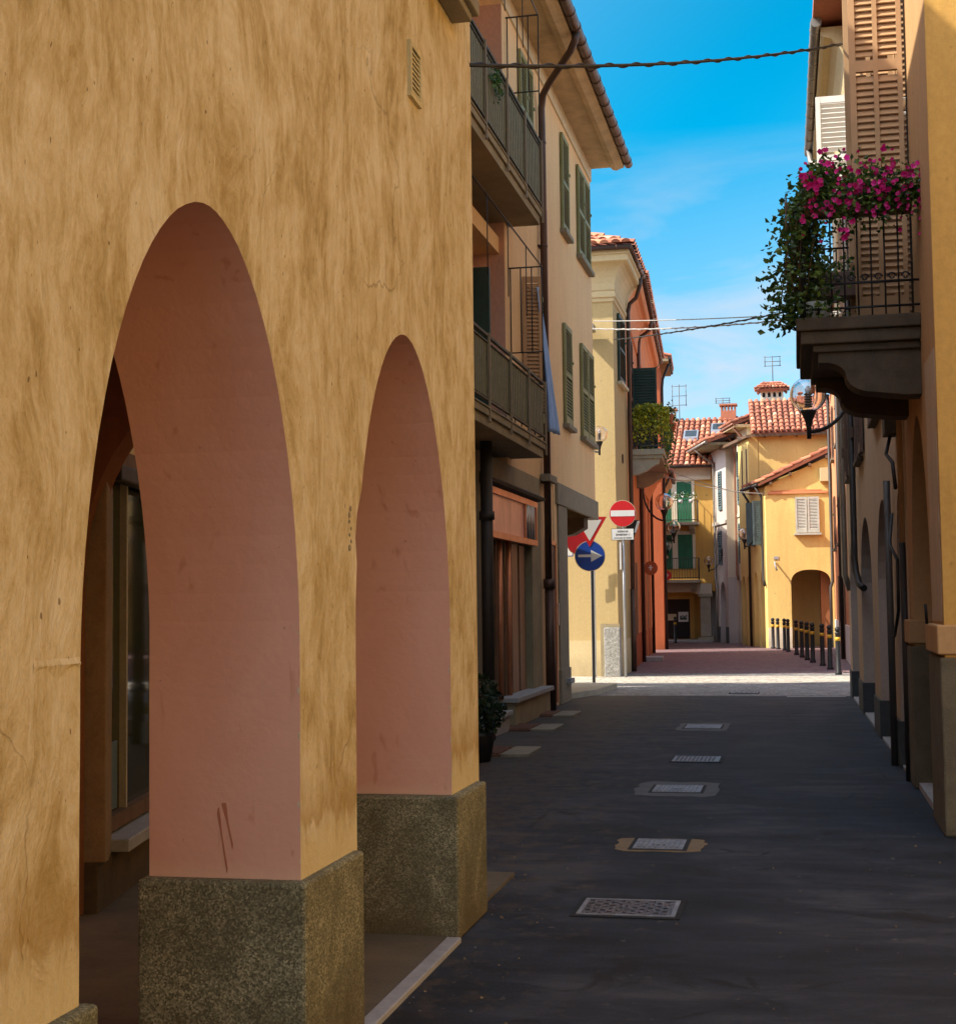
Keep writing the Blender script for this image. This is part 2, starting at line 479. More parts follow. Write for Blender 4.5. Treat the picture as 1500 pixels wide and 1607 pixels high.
M = dict(
    ochre=arcade_plaster(), pink=pink_plaster(), granite=granite(), stain=paint('reddish_stain', (0.45, 0.17, 0.09), 0.8), asphalt=asphalt(),
    cobble=cobbles("crossing_setts", (0.17, 0.155, 0.14), (0.30, 0.28, 0.26)),
    sunstrip=cobbles("sun_brightened_setts", (0.36, 0.31, 0.25), (0.50, 0.45, 0.37), (7, 7, 7)),
    tarpatch=stone("older_tar_repair", (0.017, 0.017, 0.018), 0.6, 3, 0.3),
    seam=paint("tar_seam", (0.006, 0.006, 0.006), 0.7),
    redpave=cobbles("reddish_paving", (0.15, 0.085, 0.085), (0.21, 0.125, 0.125), (6, 6, 6)),
    ground=stone("earth", (0.16, 0.13, 0.10)),
    flag=stone("dark_flagstone", (0.15, 0.115, 0.07), 0.5, 3, 0.4),
    kerb=stone("kerb_stone", (0.36, 0.35, 0.34), 0.75, 8),
    pale_stone=stone("pale_stone", (0.42, 0.36, 0.26), 0.7, 5),
    grey_stone=stone("grey_stone", (0.26, 0.22, 0.15), 0.65, 5),
    dark_stone=stone("sooty_stone", (0.085, 0.055, 0.028), 0.45, 6),
    weathered=stone("weathered_plinth", (0.135, 0.108, 0.062), 0.5, 6, 0.5),
    warm_stone=stone("brown_pilaster_stone", (0.27, 0.18, 0.10), 0.65, 8),
    rough_stone=stone("hammered_stone", (0.42, 0.40, 0.36), 0.35, 16, 1.0),
    cement=stone("cement_render", (0.34, 0.27, 0.155), 0.55, 2.2, 0.3),
    salmon=plaster("salmon_plaster", (0.86, 0.56, 0.29), 0.82, 0.8, 0.6),
    vaultshade=plaster("shade_dark_vault_plaster", (0.26, 0.105, 0.055), 0.7, 0.4),  # dark brown puts the shade inside vaults and passages into the colour
    rose=plaster("rose_plaster", (0.62, 0.34, 0.24), 0.88, 0.4),
    soffit=stone("weathered_soffit", (0.60, 0.43, 0.24), 0.55, 2.2, 0.2),
    frieze=stone("pale_frieze", (0.70, 0.58, 0.38), 0.75, 3, 0.15),
    cream=plaster("cream_plaster", (0.51, 0.375, 0.175), 0.88, 0.5),
    cream2=plaster("cream_cornice", (0.60, 0.47, 0.26), 0.85, 0.3),
    orange=plaster("orange_plaster", (0.66, 0.285, 0.135), 0.82, 0.6),
    red=plaster("red_plaster", (0.54, 0.16, 0.09), 0.75, 0.7),
    rust=plaster("rust_plaster", (0.42, 0.12, 0.05), 0.7, 0.6),
    gold=plaster("gold_plaster", (0.66, 0.38, 0.10), 0.78, 0.4),
    yellow=plaster("lemon_plaster", (0.74, 0.54, 0.19), 0.82, 0.35, warm=(0.58, 0.38, 0.13)),
    grey=plaster("grey_plaster", (0.50, 0.41, 0.34), 0.78, 0.6),
    mauve=plaster("mauve_plaster", (0.56, 0.49, 0.44), 0.8, 0.6),
    ivory=plaster("ivory_plaster", (0.70, 0.60, 0.45), 0.8, 0.6),
    taupe=plaster("taupe_plaster", (0.54, 0.39, 0.25), 0.78, 0.9),
    umber=plaster("umber_plaster", (0.50, 0.29, 0.13), 0.72, 0.9),
    mustard=plaster("mustard_plaster", (0.58, 0.325, 0.085), 0.66, 0.6),
    terr=tiles(),
    slate_plinth=stone("slate_plinth", (0.06, 0.068, 0.07), 0.6, 6),
    gutter=paint("brown_gutter_metal", (0.11, 0.06, 0.042), 0.42, 0.5),
    zinc=paint("zinc_gutter", (0.30, 0.27, 0.23), 0.4, 0.7),
    iron=paint("black_iron", (0.022, 0.020, 0.020), 0.45, 0.3),
    pipe=paint("dark_pipe", (0.035, 0.028, 0.024), 0.5, 0.2),
    galv=paint("galvanised_steel", (0.50, 0.51, 0.52), 0.38, 0.85),
    darkpost=paint("weathered_post", (0.10, 0.095, 0.09), 0.5, 0.4),
    olive=paint("olive_shutter_paint", (0.27, 0.26, 0.105), 0.6),
    dgreen=paint("dark_green_paint", (0.025, 0.055, 0.035), 0.55),
    vgreen=paint("bright_green_blind", (0.010, 0.125, 0.055), 0.6),
    bluegrey=paint("blue_grey_shutter", (0.10, 0.15, 0.16), 0.6),
    brownsh=paint("brown_shutter_paint", (0.12, 0.065, 0.04), 0.6),
    tan=paint("tan_shutter_paint", (0.46, 0.265, 0.12), 0.6, 0, 0.8),
    whitepaint=paint("white_paint", (0.72, 0.72, 0.68), 0.55, 0, 0.85),
    greysh=paint("pale_grey_shutter", (0.50, 0.50, 0.43), 0.6),
    reed=paint("reed_screen", (0.22, 0.205, 0.10), 0.7, 0, 0.5, 30),
    bar=paint("railing_paint", (0.10, 0.085, 0.045), 0.6),
    post=paint("railing_post_paint", (0.24, 0.17, 0.09), 0.6),
    copper=paint("copper_sheet", (0.66, 0.25, 0.12), 0.30, 0.4, 0.8),
    copperpanel=paint("streaky_copper_panel", (0.88, 0.46, 0.38), 0.30, 0.1, 0.7, 3),
    copperpipe=paint('brown_copper_pipe', (0.30, 0.13, 0.075), 0.4, 0.3),
    ventpaint=paint('cream_vent_paint', (0.62, 0.50, 0.24), 0.6),
    boards=shutterboard(),
    black=paint("black_void", (0.010, 0.008, 0.006), 0.9),
    wood=paint("dark_wood", (0.14, 0.075, 0.035), 0.6),
    blue=paint("sign_blue", (0.008, 0.055, 0.34), 0.4, 0, 0.85),
    signred=paint("sign_red", (0.55, 0.008, 0.012), 0.4, 0, 0.85),
    signwhite=paint("sign_white", (0.68, 0.68, 0.66), 0.45, 0, 0.9),
    signgrey=paint("sign_rim", (0.55, 0.45, 0.30), 0.5),
    yellowband=paint("yellow_band", (0.72, 0.38, 0.02), 0.5),
    cloth=paint("blue_cotton", (0.32, 0.50, 0.88), 0.85, 0, 0.8),
    plate=checker_plate(), coversteel=paint('worn_cover_steel', (0.33, 0.31, 0.32), 0.45, 0.5, 0.6, 12),
    patch=stone("tan_mortar_patch", (0.22, 0.155, 0.085), 0.7, 7),
    gpatch=stone("grey_mortar_patch", (0.12, 0.12, 0.12), 0.7, 7),
    rustgrate=paint("rusty_grate", (0.17, 0.075, 0.04), 0.7, 0.2),
    ivy=leaf("ivy_leaf", (0.020, 0.050, 0.008), (0.16, 0.25, 0.035)),
    bush=leaf("laurel_leaf", (0.007, 0.020, 0.007), (0.03, 0.06, 0.02)),
    vine=leaf("vine_leaf", (0.17, 0.21, 0.014), (0.62, 0.58, 0.035)),
    fern=leaf("pot_plant_leaf", (0.03, 0.09, 0.02), (0.12, 0.22, 0.04)),
    petal=leaf("magenta_petal", (0.48, 0.008, 0.13), (0.95, 0.06, 0.40)),
    globe=glass("globe_glass", (0.97, 0.92, 0.91)),
    pane=pane("window_glass"), panegreen=pane("shop_glass", (0.030, 0.034, 0.016)),
    lens=paint("lamp_bulb_white", (0.75, 0.75, 0.72), 0.3),
    wire=paint("black_cable", (0.012, 0.012, 0.013), 0.5),
    wirew=paint("pale_cable", (0.34, 0.32, 0.29), 0.5),
    terracotta=paint("terracotta_pot", (0.36, 0.12, 0.06), 0.8),
    brick=stone("red_brick", (0.42, 0.14, 0.07), 0.6, 18),
)

# ------------------------------------------------------------------ mesh helpers


class Fr:
    """facade frame: u runs along the wall, d out of it, z up"""

    def __init__(self, o, u, side=1):
        self.o = Vector((o[0], o[1], 0))
        self.u = Vector((u[0], u[1], 0)).normalized()
        self.n = Vector((self.u.y, -self.u.x, 0)) * side

    def __call__(self, u, d, z):
        return self.o + self.u * u + self.n * d + Vector((0, 0, z))


WORLD = Fr((0, 0), (1, 0), -1)   # u = x, d = y, z


class MB:
    def __init__(self):
        self.v, self.f, self.m, self.s, self.t = [], [], [], [], []

    def add(self, vs, fs, m=0, smooth=False, tint=0.5):
        b = len(self.v)
        self.v += [Vector(p) for p in vs]
        for f in fs:
            self.f.append([b + k for k in f])
            self.m.append(m)
            self.s.append(smooth)
            self.t.append(tint)
        return self

    def box(self, fr, u0, u1, d0, d1, z0, z1, m=0):
        P = [fr(u, d, z) for z in (z0, z1) for d in (d0, d1) for u in (u0, u1)]
        return self.add(P, [(0, 1, 3, 2), (4, 6, 7, 5), (0, 4, 5, 1), (2, 3, 7, 6), (0, 2, 6, 4), (1, 5, 7, 3)], m)

    def prism(self, fr, pts, d0, d1, m=0):
        """(u,z) outline extruded from d0 to d1"""
        n = len(pts)
        P = [fr(u, d0, z) for u, z in pts] + [fr(u, d1, z) for u, z in pts]
        tri = tessellate_polygon([[Vector((u, z, 0)) for u, z in pts]])
        F = [tuple(t) for t in tri] + [tuple(k + n for k in reversed(t)) for t in tri]
        F += [(k, (k + 1) % n, n + (k + 1) % n, n + k) for k in range(n)]
        return self.add(P, F, m)

    def plan(self, pts, z0, z1, m=0):
        """(x,y) footprint extruded upward"""
        n = len(pts)
        P = [(x, y, z0) for x, y in pts] + [(x, y, z1) for x, y in pts]
        tri = tessellate_polygon([[Vector((x, y, 0)) for x, y in pts]])
        F = [tuple(t) for t in tri] + [tuple(k + n for k in reversed(t)) for t in tri]
        F += [(k, (k + 1) % n, n + (k + 1) % n, n + k) for k in range(n)]
        return self.add(P, F, m)

    def wall(self, fr, outline, holes, thick, m=0, mr=None, d=0.0, notch=()):
        """wall slab with real openings; mr = material of the reveals"""
        loops = [outline] + holes
        flat = [p for lp in loops for p in lp]
        n = len(flat)
        tri = tessellate_polygon([[Vector((u, z, 0)) for u, z in lp] for lp in loops])
        P = [fr(u, d, z) for u, z in flat] + [fr(u, d - thick, z) for u, z in flat]
        self.add(P, [tuple(t) for t in tri] + [tuple(k + n for k in reversed(t)) for t in tri], m)
        b = 0
        for li, lp in enumerate(loops):
            c = len(lp)
            P2 = [fr(u, d, z) for u, z in lp] + [fr(u, d - thick, z) for u, z in lp]
            self.add(P2, [(k, (k + 1) % c, c + (k + 1) % c, c + k) for k in range(c)], (mr if mr is not None else m) if li else m)
        return self

    def tube(self, pts, r, n=8, m=0, cap=True, taper=None):
        pts = [Vector(p) for p in pts]
        rings = []
        up = None
        for k, p in enumerate(pts):
            if k == 0:
                tdir = pts[1] - p
            elif k == len(pts) - 1:
                tdir = p - pts[k - 1]
            else:
                tdir = (pts[k + 1] - p).normalized() + (p - pts[k - 1]).normalized()
            tdir.normalize()
            if up is None:
                up = Vector((0, 0, 1)) if abs(tdir.z) < 0.9 else Vector((1, 0, 0))
            a = tdir.cross(up).normalized()
            bb = a.cross(tdir).normalized()
            up = bb
            rr = r if taper is None else r + (taper - r) * k / (len(pts) - 1)
            rings.append([p + (a * math.cos(2 * math.pi * j / n) + bb * math.sin(2 * math.pi * j / n)) * rr for j in range(n)])
        V = [q for ring in rings for q in ring]
        F = []
        for k in range(len(pts) - 1):
            for j in range(n):
                F.append((k * n + j, k * n + (j + 1) % n, (k + 1) * n + (j + 1) % n, (k + 1) * n + j))
        self.add(V, F, m, True)
        if cap:
            self.add(rings[0], [tuple(range(n))], m)
            self.add(rings[-1], [tuple(range(n))], m)
        return self

    def lathe(self, c, prof, n=16, m=0, smooth=True):
        c = Vector(c)
        V = [c + Vector((r * math.cos(2 * math.pi * j / n), r * math.sin(2 * math.pi * j / n), z)) for r, z in prof for j in range(n)]
        F = [(k * n + j, k * n + (j + 1) % n, (k + 1) * n + (j + 1) % n, (k + 1) * n + j) for k in range(len(prof) - 1) for j in range(n)]
        self.add(V, F, m, smooth)
        self.add(V[:n], [tuple(range(n))], m)
        self.add(V[-n:], [tuple(range(n))], m)
        return self

    def disc(self, c, nrm, r, thick, n=28, m=0, sx=1.0):
        nrm = Vector(nrm).normalized()
        a = Vector((0, 0, 1)).cross(nrm).normalized()
        b = nrm.cross(a)
        c = Vector(c)
        V = [c + (a * math.cos(2 * math.pi * j / n) * sx + b * math.sin(2 * math.pi * j / n)) * r + nrm * s for s in (0, thick) for j in range(n)]
        F = [tuple(range(n)), tuple(range(2 * n - 1, n - 1, -1))] + [(j, (j + 1) % n, n + (j + 1) % n, n + j) for j in range(n)]
        return self.add(V, F, m)

    def sheet(self, pts, z, m=0):
        return self.add([(x, y, z) for x, y in pts], [tuple(range(len(pts)))], m)

    def sweep(self, path, prof, m=0, closed_ends=True):
        """profile [(d,z)] swept along a plan polyline; d is to the right of travel, mitred"""
        path = [Vector((x, y)) for x, y in path]
        rows = []
        for k, p in enumerate(path):
            t0 = (path[k] - path[k - 1]).normalized() if k else None
            t1 = (path[k + 1] - path[k]).normalized() if k < len(path) - 1 else None
            n0 = Vector((t0.y, -t0.x)) if t0 else None
            n1 = Vector((t1.y, -t1.x)) if t1 else None
            if n0 is None:
                nn = n1
            elif n1 is None:
                nn = n0
            else:
                nn = (n0 + n1).normalized()
                nn = nn / max(0.3, nn.dot(n0))
            rows.append([(p.x + nn.x * d, p.y + nn.y * d, z) for d, z in prof])
        c = len(prof)
        V = [q for r in rows for q in r]
        F = [(k * c + j, k * c + (j + 1) % c, (k + 1) * c + (j + 1) % c, (k + 1) * c + j) for k in range(len(path) - 1) for j in range(c)]
        self.add(V, F, m)
        if closed_ends:
            tri = tessellate_polygon([[Vector((d, z, 0)) for d, z in prof]])
            self.add(rows[0], [tuple(t) for t in tri], m)
            self.add(rows[-1], [tuple(t) for t in tri], m)
        return self

    def leaves(self, sampler, n, size, m=0, droop=0.3):
        for _ in range(n):
            p = Vector(sampler())
            a = Vector((random.gauss(0, 1), random.gauss(0, 1), random.gauss(-droop, 0.6))).normalized()
            b = a.cross(Vector((random.gauss(0, 1), random.gauss(0, 1), random.gauss(0, 1)))).normalized()
            s = size * random.uniform(0.6, 1.35)
            k = b.cross(a) * s * 0.18
            V = [p - a * s * 0.5, p + b * s * 0.34 + k, p + a * s * 0.55, p - b * s * 0.34 + k]
            self.add(V, [(0, 1, 2, 3)], m, False, random.random())
        return self

    def build(self, name, mats, parent=None, base=None, bevel=0.0):
        me = bpy.data.meshes.new(name)
        bm = bmesh.new()
        off = Vector(base) if base is not None else Vector((0, 0, 0))
        vs_ = [bm.verts.new(p - off) for p in self.v]
        lay = bm.loops.layers.color.new("tint")
        for f, m, s, t in zip(self.f, self.m, self.s, self.t):
            try:
                fc = bm.faces.new([vs_[k] for k in f])
            except ValueError:
                continue
            fc.material_index = m
            fc.smooth = s
            for lp in fc.loops:
                lp[lay] = (t, t, t, 1)
        bmesh.ops.remove_doubles(bm, verts=bm.verts, dist=0.0004)
        bmesh.ops.recalc_face_normals(bm, faces=bm.faces)
        bm.to_mesh(me)
        bm.free()
        for mm in (mats if isinstance(mats, (list, tuple)) else [mats]):
            me.materials.append(M[mm] if isinstance(mm, str) else mm)
        o = bpy.data.objects.new(name, me)
        COL.objects.link(o)
        if parent is not None:
            o.parent = parent
        elif base is not None:
            o.location = base
        if bevel:
            b = o.modifiers.new("bevel", 'BEVEL')
            b.width = bevel
            b.segments = 2
            b.limit_method = 'ANGLE'
            b.angle_limit = R(50)
        return o


def tag(o, label, cat, group=None, kind=None):
    if label:
        o["label"] = label
    if cat:
        o["category"] = cat
    if group:
        o["group"] = group
    if kind:
        o["kind"] = kind
    return o


def root(name, loc, label, cat, group=None):
    o = bpy.data.objects.new(name, None)
    o.location = loc
    o.empty_display_size = 0.2
    COL.objects.link(o)
    return tag(o, label, cat, group)


def structure(o):
    o["kind"] = "structure"
    return o


def arch(u0, u1, zs, zt, n=22, z0=-0.05, jit=0.0, p=2.0):
    """opening outline: jambs from z0 to the spring line zs, (super)elliptic head to zt"""
    c, h = (u0 + u1) / 2, (u1 - u0) / 2
    pts = [(u1, z0)]
    m = 9 if jit else 1
    for k in range(1, m):
        pts.append((u1 + random.uniform(-jit, jit), z0 + (zs - z0) * k / m))
    for k in range(n + 1):
        a = math.pi * k / n
        ca, sa = math.cos(a), math.sin(a)
        pts.append((c + h * math.copysign(abs(ca) ** (2 / p), ca) + random.uniform(-jit, jit) * 0.6,
                    zs + (zt - zs) * abs(sa) ** (2 / p) + random.uniform(-jit, jit) * 0.6))
    for k in range(m - 1, 0, -1):
        pts.append((u0 + random.uniform(-jit, jit), z0 + (zs - z0) * k / m))
    pts.append((u0, z0))
    return pts


def shutter(mb, fr, u0, u1, z0, z1, d=0.0, th=0.045, pitch=0.055, m=0, mid=True, mback=None, stile=0.055):
    """one louvred leaf"""
    mb.box(fr, u0, u0 + stile, d, d + th, z0, z1, m)
    mb.box(fr, u1 - stile, u1, d, d + th, z0, z1, m)
    rails = [(z0, z0 + 0.12), (z1 - 0.08, z1)]
    if mid:
        zc = (z0 + z1) / 2
        rails.append((zc - 0.035, zc + 0.035))
    for a, b in rails:
        mb.box(fr, u0 + stile, u1 - stile, d + 0.002, d + th - 0.002, a, b, m)
    z = z0 + 0.14
    while z < z1 - 0.10:
        if not (mid and abs(z - (z0 + z1) / 2) < 0.045):
            P = [fr(u, dd, zz) for u in (u0 + stile, u1 - stile) for dd, zz in
                 ((d + 0.004, z + 0.026), (d + 0.009, z + 0.034), (d + th - 0.004, z - 0.014), (d + th - 0.009, z - 0.022))]
            mb.add(P, [(0, 1, 5, 4), (1, 2, 6, 5), (2, 3, 7, 6), (3, 0, 4, 7), (0, 3, 2, 1), (4, 5, 6, 7)], m)
        z += pitch
    if mback is not None:
        mb.box(fr, u0 + stile, u1 - stile, d - 0.006, d + 0.002, z0 + 0.05, z1 - 0.05, mback)
    return mb


def closed_window(parent, base, fr, leaves_, z0, z1, mat, sill='grey_stone', d=0.012, pitch=0.055, sill_d=0.11):
    """each leaf a shutter part, one sill under them"""
    for (a, b) in leaves_:
        mb = MB()
        shutter(mb, fr, a, b, z0, z1, d, pitch=pitch, mback=1)
        mb.box(fr, b - 0.02, b + 0.03, d + 0.04, d + 0.065, (z0 + z1) / 2 + 0.25, (z0 + z1) / 2 + 0.29)
        mb.build("shutter", [mat, 'black'], parent, base)
    if sill:
        MB().box(fr, leaves_[0][0] - 0.07, leaves_[-1][1] + 0.07, 0, sill_d, z0 - 0.085, z0 - 0.012).build("window_sill", sill, parent, base, 0.006)


def tile_roof(p00, p10, p01, p11, cols, rows, name, parent, base, lift=0.0, rr=None):
    """coppi: p00-p10 is the eave, p01-p11 the ridge"""
    p00, p10, p01, p11 = map(Vector, (p00, p10, p01, p11))
    mb = MB()
    nrm = (p10 - p00).cross(p01 - p00).normalized()
    if nrm.z < 0:
        nrm = -nrm

    def at(s, t):
        return (p00 * (1 - s) + p10 * s) * (1 - t) + (p01 * (1 - s) + p11 * s) * t
    mb.add([p00 - nrm * .02, p10 - nrm * .02, p11 - nrm * .02, p01 - nrm * .02, p00 - nrm * .1, p10 - nrm * .1, p11 - nrm * .1, p01 - nrm * .1],
           [(0, 1, 2, 3), (7, 6, 5, 4), (0, 4, 5, 1), (1, 5, 6, 2), (2, 6, 7, 3), (3, 7, 4, 0)], 0, False, 0.05)
    wv = (p10 - p00).length / cols
    for c in range(cols):
        shift = random.uniform(-0.15, 0.15)
        for r in range(rows):
            t0 = (r - 0.18 + shift * 0.4) / rows
            t1 = min(1.0, (r + 1.05 + shift * 0.4) / rows)
            t0 = max(-0.012, t0)
            tint = min(1, max(0, random.gauss(0.5, 0.25)))
            jx = random.uniform(-0.06, 0.06) / cols
            V = []
            K = 5
            for t, wd, hh in ((t0, 0.40, 0.055), (t1, 0.31, 0.018)):
                sc = (c + 0.5) / cols + jx
                ctr = at(sc, t) + nrm * hh
                ax = (at(min(1, sc + .01), t) - at(max(0, sc - .01), t)).normalized()
                for k in range(K + 1):
                    a = math.pi * k / K
                    V.append(ctr + ax * math.cos(a) * wv * wd * 1.05 + nrm * math.sin(a) * wv * wd * 0.8)
            F = [(k, k + 1, K + 2 + k, K + 1 + k) for k in range(K)]
            F.append(tuple(range(K, -1, -1)))
            mb.add(V, F, 0, False, tint)
            # the channel tile between two covers
    return mb.build(name, 'terr', parent, base)


def gutter(mb, pts, r=0.075, m=0, drop=0.0):
    """half-round gutter with joint straps"""
    mb.tube(pts, r, 10, m)
    L = [Vector(p) for p in pts]
    for a, b in zip(L[:-1], L[1:]):
        n = int((b - a).length / 0.55)
        for k in range(n):
            c = a.lerp(b, (k + .5) / max(1, n))
            dv = (b - a).normalized() * 0.012
            mb.tube([c - dv, c + dv], r + 0.008, 10, m)


# ------------------------------------------------------------------ ground
def ground_sheet(name, pts, z, mat):
    o = MB().sheet(pts, z).build(name, mat)
    return structure(o)


ground_sheet("ground", [(-900, -900), (900, -900), (900, 1500), (-900, 1500)], -0.03, 'ground')
ground_sheet("road", [(-14, -14), (14, -14), (14, 25.25), (-14, 25.25)], 0.0, 'asphalt')
ground_sheet("crossing", [(-60, 25.25), (60, 25.25), (60, 33.1), (-60, 33.1)], -0.002, 'cobble')
ground_sheet("far_pavement", [(-14, 33.1), (14, 33.1), (14, 90), (-14, 90)], 0.0, 'redpave')
structure(MB().sheet([(-40, 29.05), (40, 29.3), (40, 31.9), (-40, 31.68)], 0.003).build("painted_sun_strip", 'sunstrip'))  # paler setts put extra brightness into the crossing's sunlit band
structure(MB().sheet([(1.7, -13), (8.99, -13), (8.99, 10.36), (1.7, 10.36)], 0.004).build("bounce_paving", 'cobble'))  # unseen paving added to throw sunlight back up at the arcade
# asphalt lip and thin white stop mark at the crossing
structure(MB().sheet([(-0.2, 24.95), (0.75, 25.02), (0.75, 25.09), (-0.2, 25.02)], 0.004).build("road_marking", 'whitepaint'))
structure(MB().box(WORLD, -9.0, -1.665, -12, 8.6, -0.02, 0.018).build("arcade_floor", 'flag'))
mbk = MB()
for a, b in ((3.29, 4.63), (5.39, 6.88)):
    mbk.box(WORLD, -1.663, -1.593, a, b, -0.02, 0.024)
structure(mbk.build("kerb", 'kerb', bevel=0.006))
mbp = MB().plan([(-5.2, 24.35), (-3.72, 24.35), (-3.42, 25.4), (-3.30, 27.3), (-3.9, 27.6), (-6.5, 27.2)], -0.02, 0.10)
structure(mbp.build("corner_pavement", 'pale_stone', bevel=0.01))
# far red strip: smoother asphalt lane in the far street
structure(MB().plan([(0.95, 33.2), (2.5, 33.2), (2.5, 50), (1.0, 50)], -0.02, 0.03).build("footpath", 'redpave', bevel=0.01))

# ------------------------------------------------------------------ L1: arcade house
FL1 = Fr((-1.66, 0), (0, 1))
b1 = (-1.66, 5.0, 0)
L1 = root("arcade_house", b1, "ochre plastered house with two tall arches and pink reveals on dark stone plinths", "house")
random.seed(3)
a1 = arch(3.205, 4.775, 1.46, 2.78, 40, -0.06, 0.0014, 1.9)
a2 = arch(5.425, 7.0, 1.48, 2.79, 40, -0.06, 0.0014, 1.9)
# broken plaster bite on the second arch's near jamb
a2 = [(u - 0.035 if (u < 5.5 and 1.85 < z < 1.97) else u, z) for u, z in a2]
a0s = [arch(3.205 - k * 2.2, 4.775 - k * 2.2, 1.46, 2.78, 16) for k in (1, 2, 3)]
mb = MB()
mb.wall(FL1, [(-8, 0), (7.62, 0), (7.62, 7.0), (-8, 7.0)], a0s + [a1, a2], 0.55, 0, 1)
mb.build("wall", ['ochre', 'pink'], L1, b1)
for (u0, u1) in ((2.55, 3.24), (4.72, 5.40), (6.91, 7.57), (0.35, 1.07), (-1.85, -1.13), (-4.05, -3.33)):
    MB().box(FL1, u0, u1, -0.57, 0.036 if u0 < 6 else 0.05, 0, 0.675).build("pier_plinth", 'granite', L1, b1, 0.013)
# plaster lip (repaired crack) on the left pier
mb = MB()
for k in range(9):
    u = 2.985 + k * 0.0235
    mb.add([FL1(u, 0, 1.455 + 0.012 * math.sin(k)), FL1(u + .0236, 0, 1.455 + 0.012 * math.sin(k + 1)),
            FL1(u + .0236, .002 + .0006 * k, 1.472), FL1(u, .002 + .0006 * k, 1.472), FL1(u, 0, 1.485), FL1(u + .0236, 0, 1.487)],
           [(0, 1, 2, 3), (3, 2, 5, 4)])
mb.build("plaster_lip", 'ochre', L1, b1)
# chipped spot beside the second arch
mb = MB()
for k in range(7):
    c = FL1(5.36 + random.uniform(-.012, .012), 0.001, 1.97 - k * .025)
    mb.disc(c, FL1.n, random.uniform(.006, .014), .003, 7)
mb.build("plaster_chip", 'cement', L1, b1)
# old drips of run-off on the first pink reveal
FP = Fr((0, 4.775), (1, 0))
for (x0, z0, x1, z1, r_) in ((-1.935, 0.93, -1.905, 0.77, .009), (-1.955, 0.90, -1.925, 0.69, .006)):
    mb = MB()
    pts = [(x0 - r_ * .5, z0 + .012), (x0 + r_ * .4, z0 + .014), (x0 + r_ * 1.1, z0 - .012), (x0 + (x1 - x0) * .4 + r_ * .45, z0 + (z1 - z0) * .4), (x1 + .003, z1 + .02), (x1 + .001, z1), (x1 - .002, z1 + .01), (x0 + (x1 - x0) * .35 - r_ * .25, z0 + (z1 - z0) * .4), (x0 - r_ * 1.0, z0 - .008)]
    mb.prism(FP, pts, 0, .001)
    mb.build("drip_stain", 'stain', L1, b1)
random.seed(17)
for (u, edges) in ((4.775, FP), (7.0, Fr((0, 7.0), (1, 0)))):
    mb = MB()
    for k in range(15):
        z = .72 + 1.0 * random.random() ** .8
        x = -1.66 - random.uniform(.0015, .006)
        r_ = random.uniform(.003, .010)
        pts = []
        for j in range(7):
            an = 2 * math.pi * j / 7
            pts.append((min(-1.6602, x + r_ * .6 * math.cos(an) * random.uniform(.6, 1.2)), z + r_ * 1.5 * math.sin(an) * random.uniform(.6, 1.3)))
        mb.prism(edges, pts, 0.0, .0012)
    mb.build("edge_speck", 'frieze', L1, b1)
# end wall, with the arch that leaves the arcade; upper body; back wall; ceiling
FE = Fr((0, 7.06), (1, 0))
mb = MB()
mb.wall(FE, [(-12, 0), (-2.211, 0), (-2.211, 7.0), (-12, 7.0)], [arch(-3.655, -2.23, 1.75, 2.74, 22, -0.06)], 0.16, 0, 1)
mb.build("end_wall", ['vaultshade', 'vaultshade'], L1, b1)
MB().box(WORLD, -12, -3.66, -8, 7.05, 0, 7.0).build("inner_wall", 'pink', L1, b1)
mb = MB()
NV = 12
for k in range(NV):
    aA, aB = math.pi * k / NV, math.pi * (k + 1) / NV
    xA, zA = -2.935 - .735 * math.cos(aA), 2.84 + 0.34 * math.sin(aA)
    xB, zB = -2.935 - .735 * math.cos(aB), 2.84 + 0.34 * math.sin(aB)
    mb.add([(xA, -8, zA), (xB, -8, zB), (xB, 7.1, zB), (xA, 7.1, zA)], [(0, 1, 2, 3)], 0, True)
mb.add([(-3.62, -8, 3.2), (-2.2, -8, 3.2), (-2.2, 7.1, 3.2), (-3.62, 7.1, 3.2)], [(0, 1, 2, 3)])
mb.build("vault", 'vaultshade', L1, b1)
MB().box(FL1, 5.98, 7.24, 0, 0.135, 4.63, 4.71).box(FL1, 6.03, 7.19, 0, 0.105, 4.585, 4.63).build("window_sill", 'grey_stone', L1, b1, 0.008)
mb = MB()
shutter(mb, FL1, 6.1, 6.6, 4.72, 6.2, 0.005, mback=1)
shutter(mb, FL1, 6.62, 7.12, 4.72, 6.2, 0.005, mback=1)
mb.build("shutter", ['brownsh', 'black'], L1, b1)
vent = MB()
for (u0, u1, z0, z1) in ((6.28, 6.305, 3.9, 4.16), (6.455, 6.475, 3.9, 4.16), (6.305, 6.455, 3.9, 3.925), (6.305, 6.455, 4.135, 4.16)):
    vent.box(FL1, u0, u1, 0, 0.018, z0, z1)
vent = vent.build("vent_grille", 'ventpaint', L1, b1)
mb = MB().box(FL1, 6.305, 6.455, 0.0005, 0.002, 3.925, 4.135, 1)
for k in range(9):
    z = 3.934 + k * .0225
    mb.box(FL1, 6.305, 6.455, .003, .013, z, z + .009)
mb.build("vent_slats", ['ventpaint', 'black'], vent, b1)
tile_roof((-1.3, -8.2, 7.05), (-1.3, 7.9, 7.05), (-6.8, -8.2, 9.0), (-6.8, 7.9, 9.0), 60, 14, "roof", L1, b1)
MB().box(WORLD, -1.66, -1.3, -8, 7.75, 6.9, 7.0).build("eave", 'soffit', L1, b1)

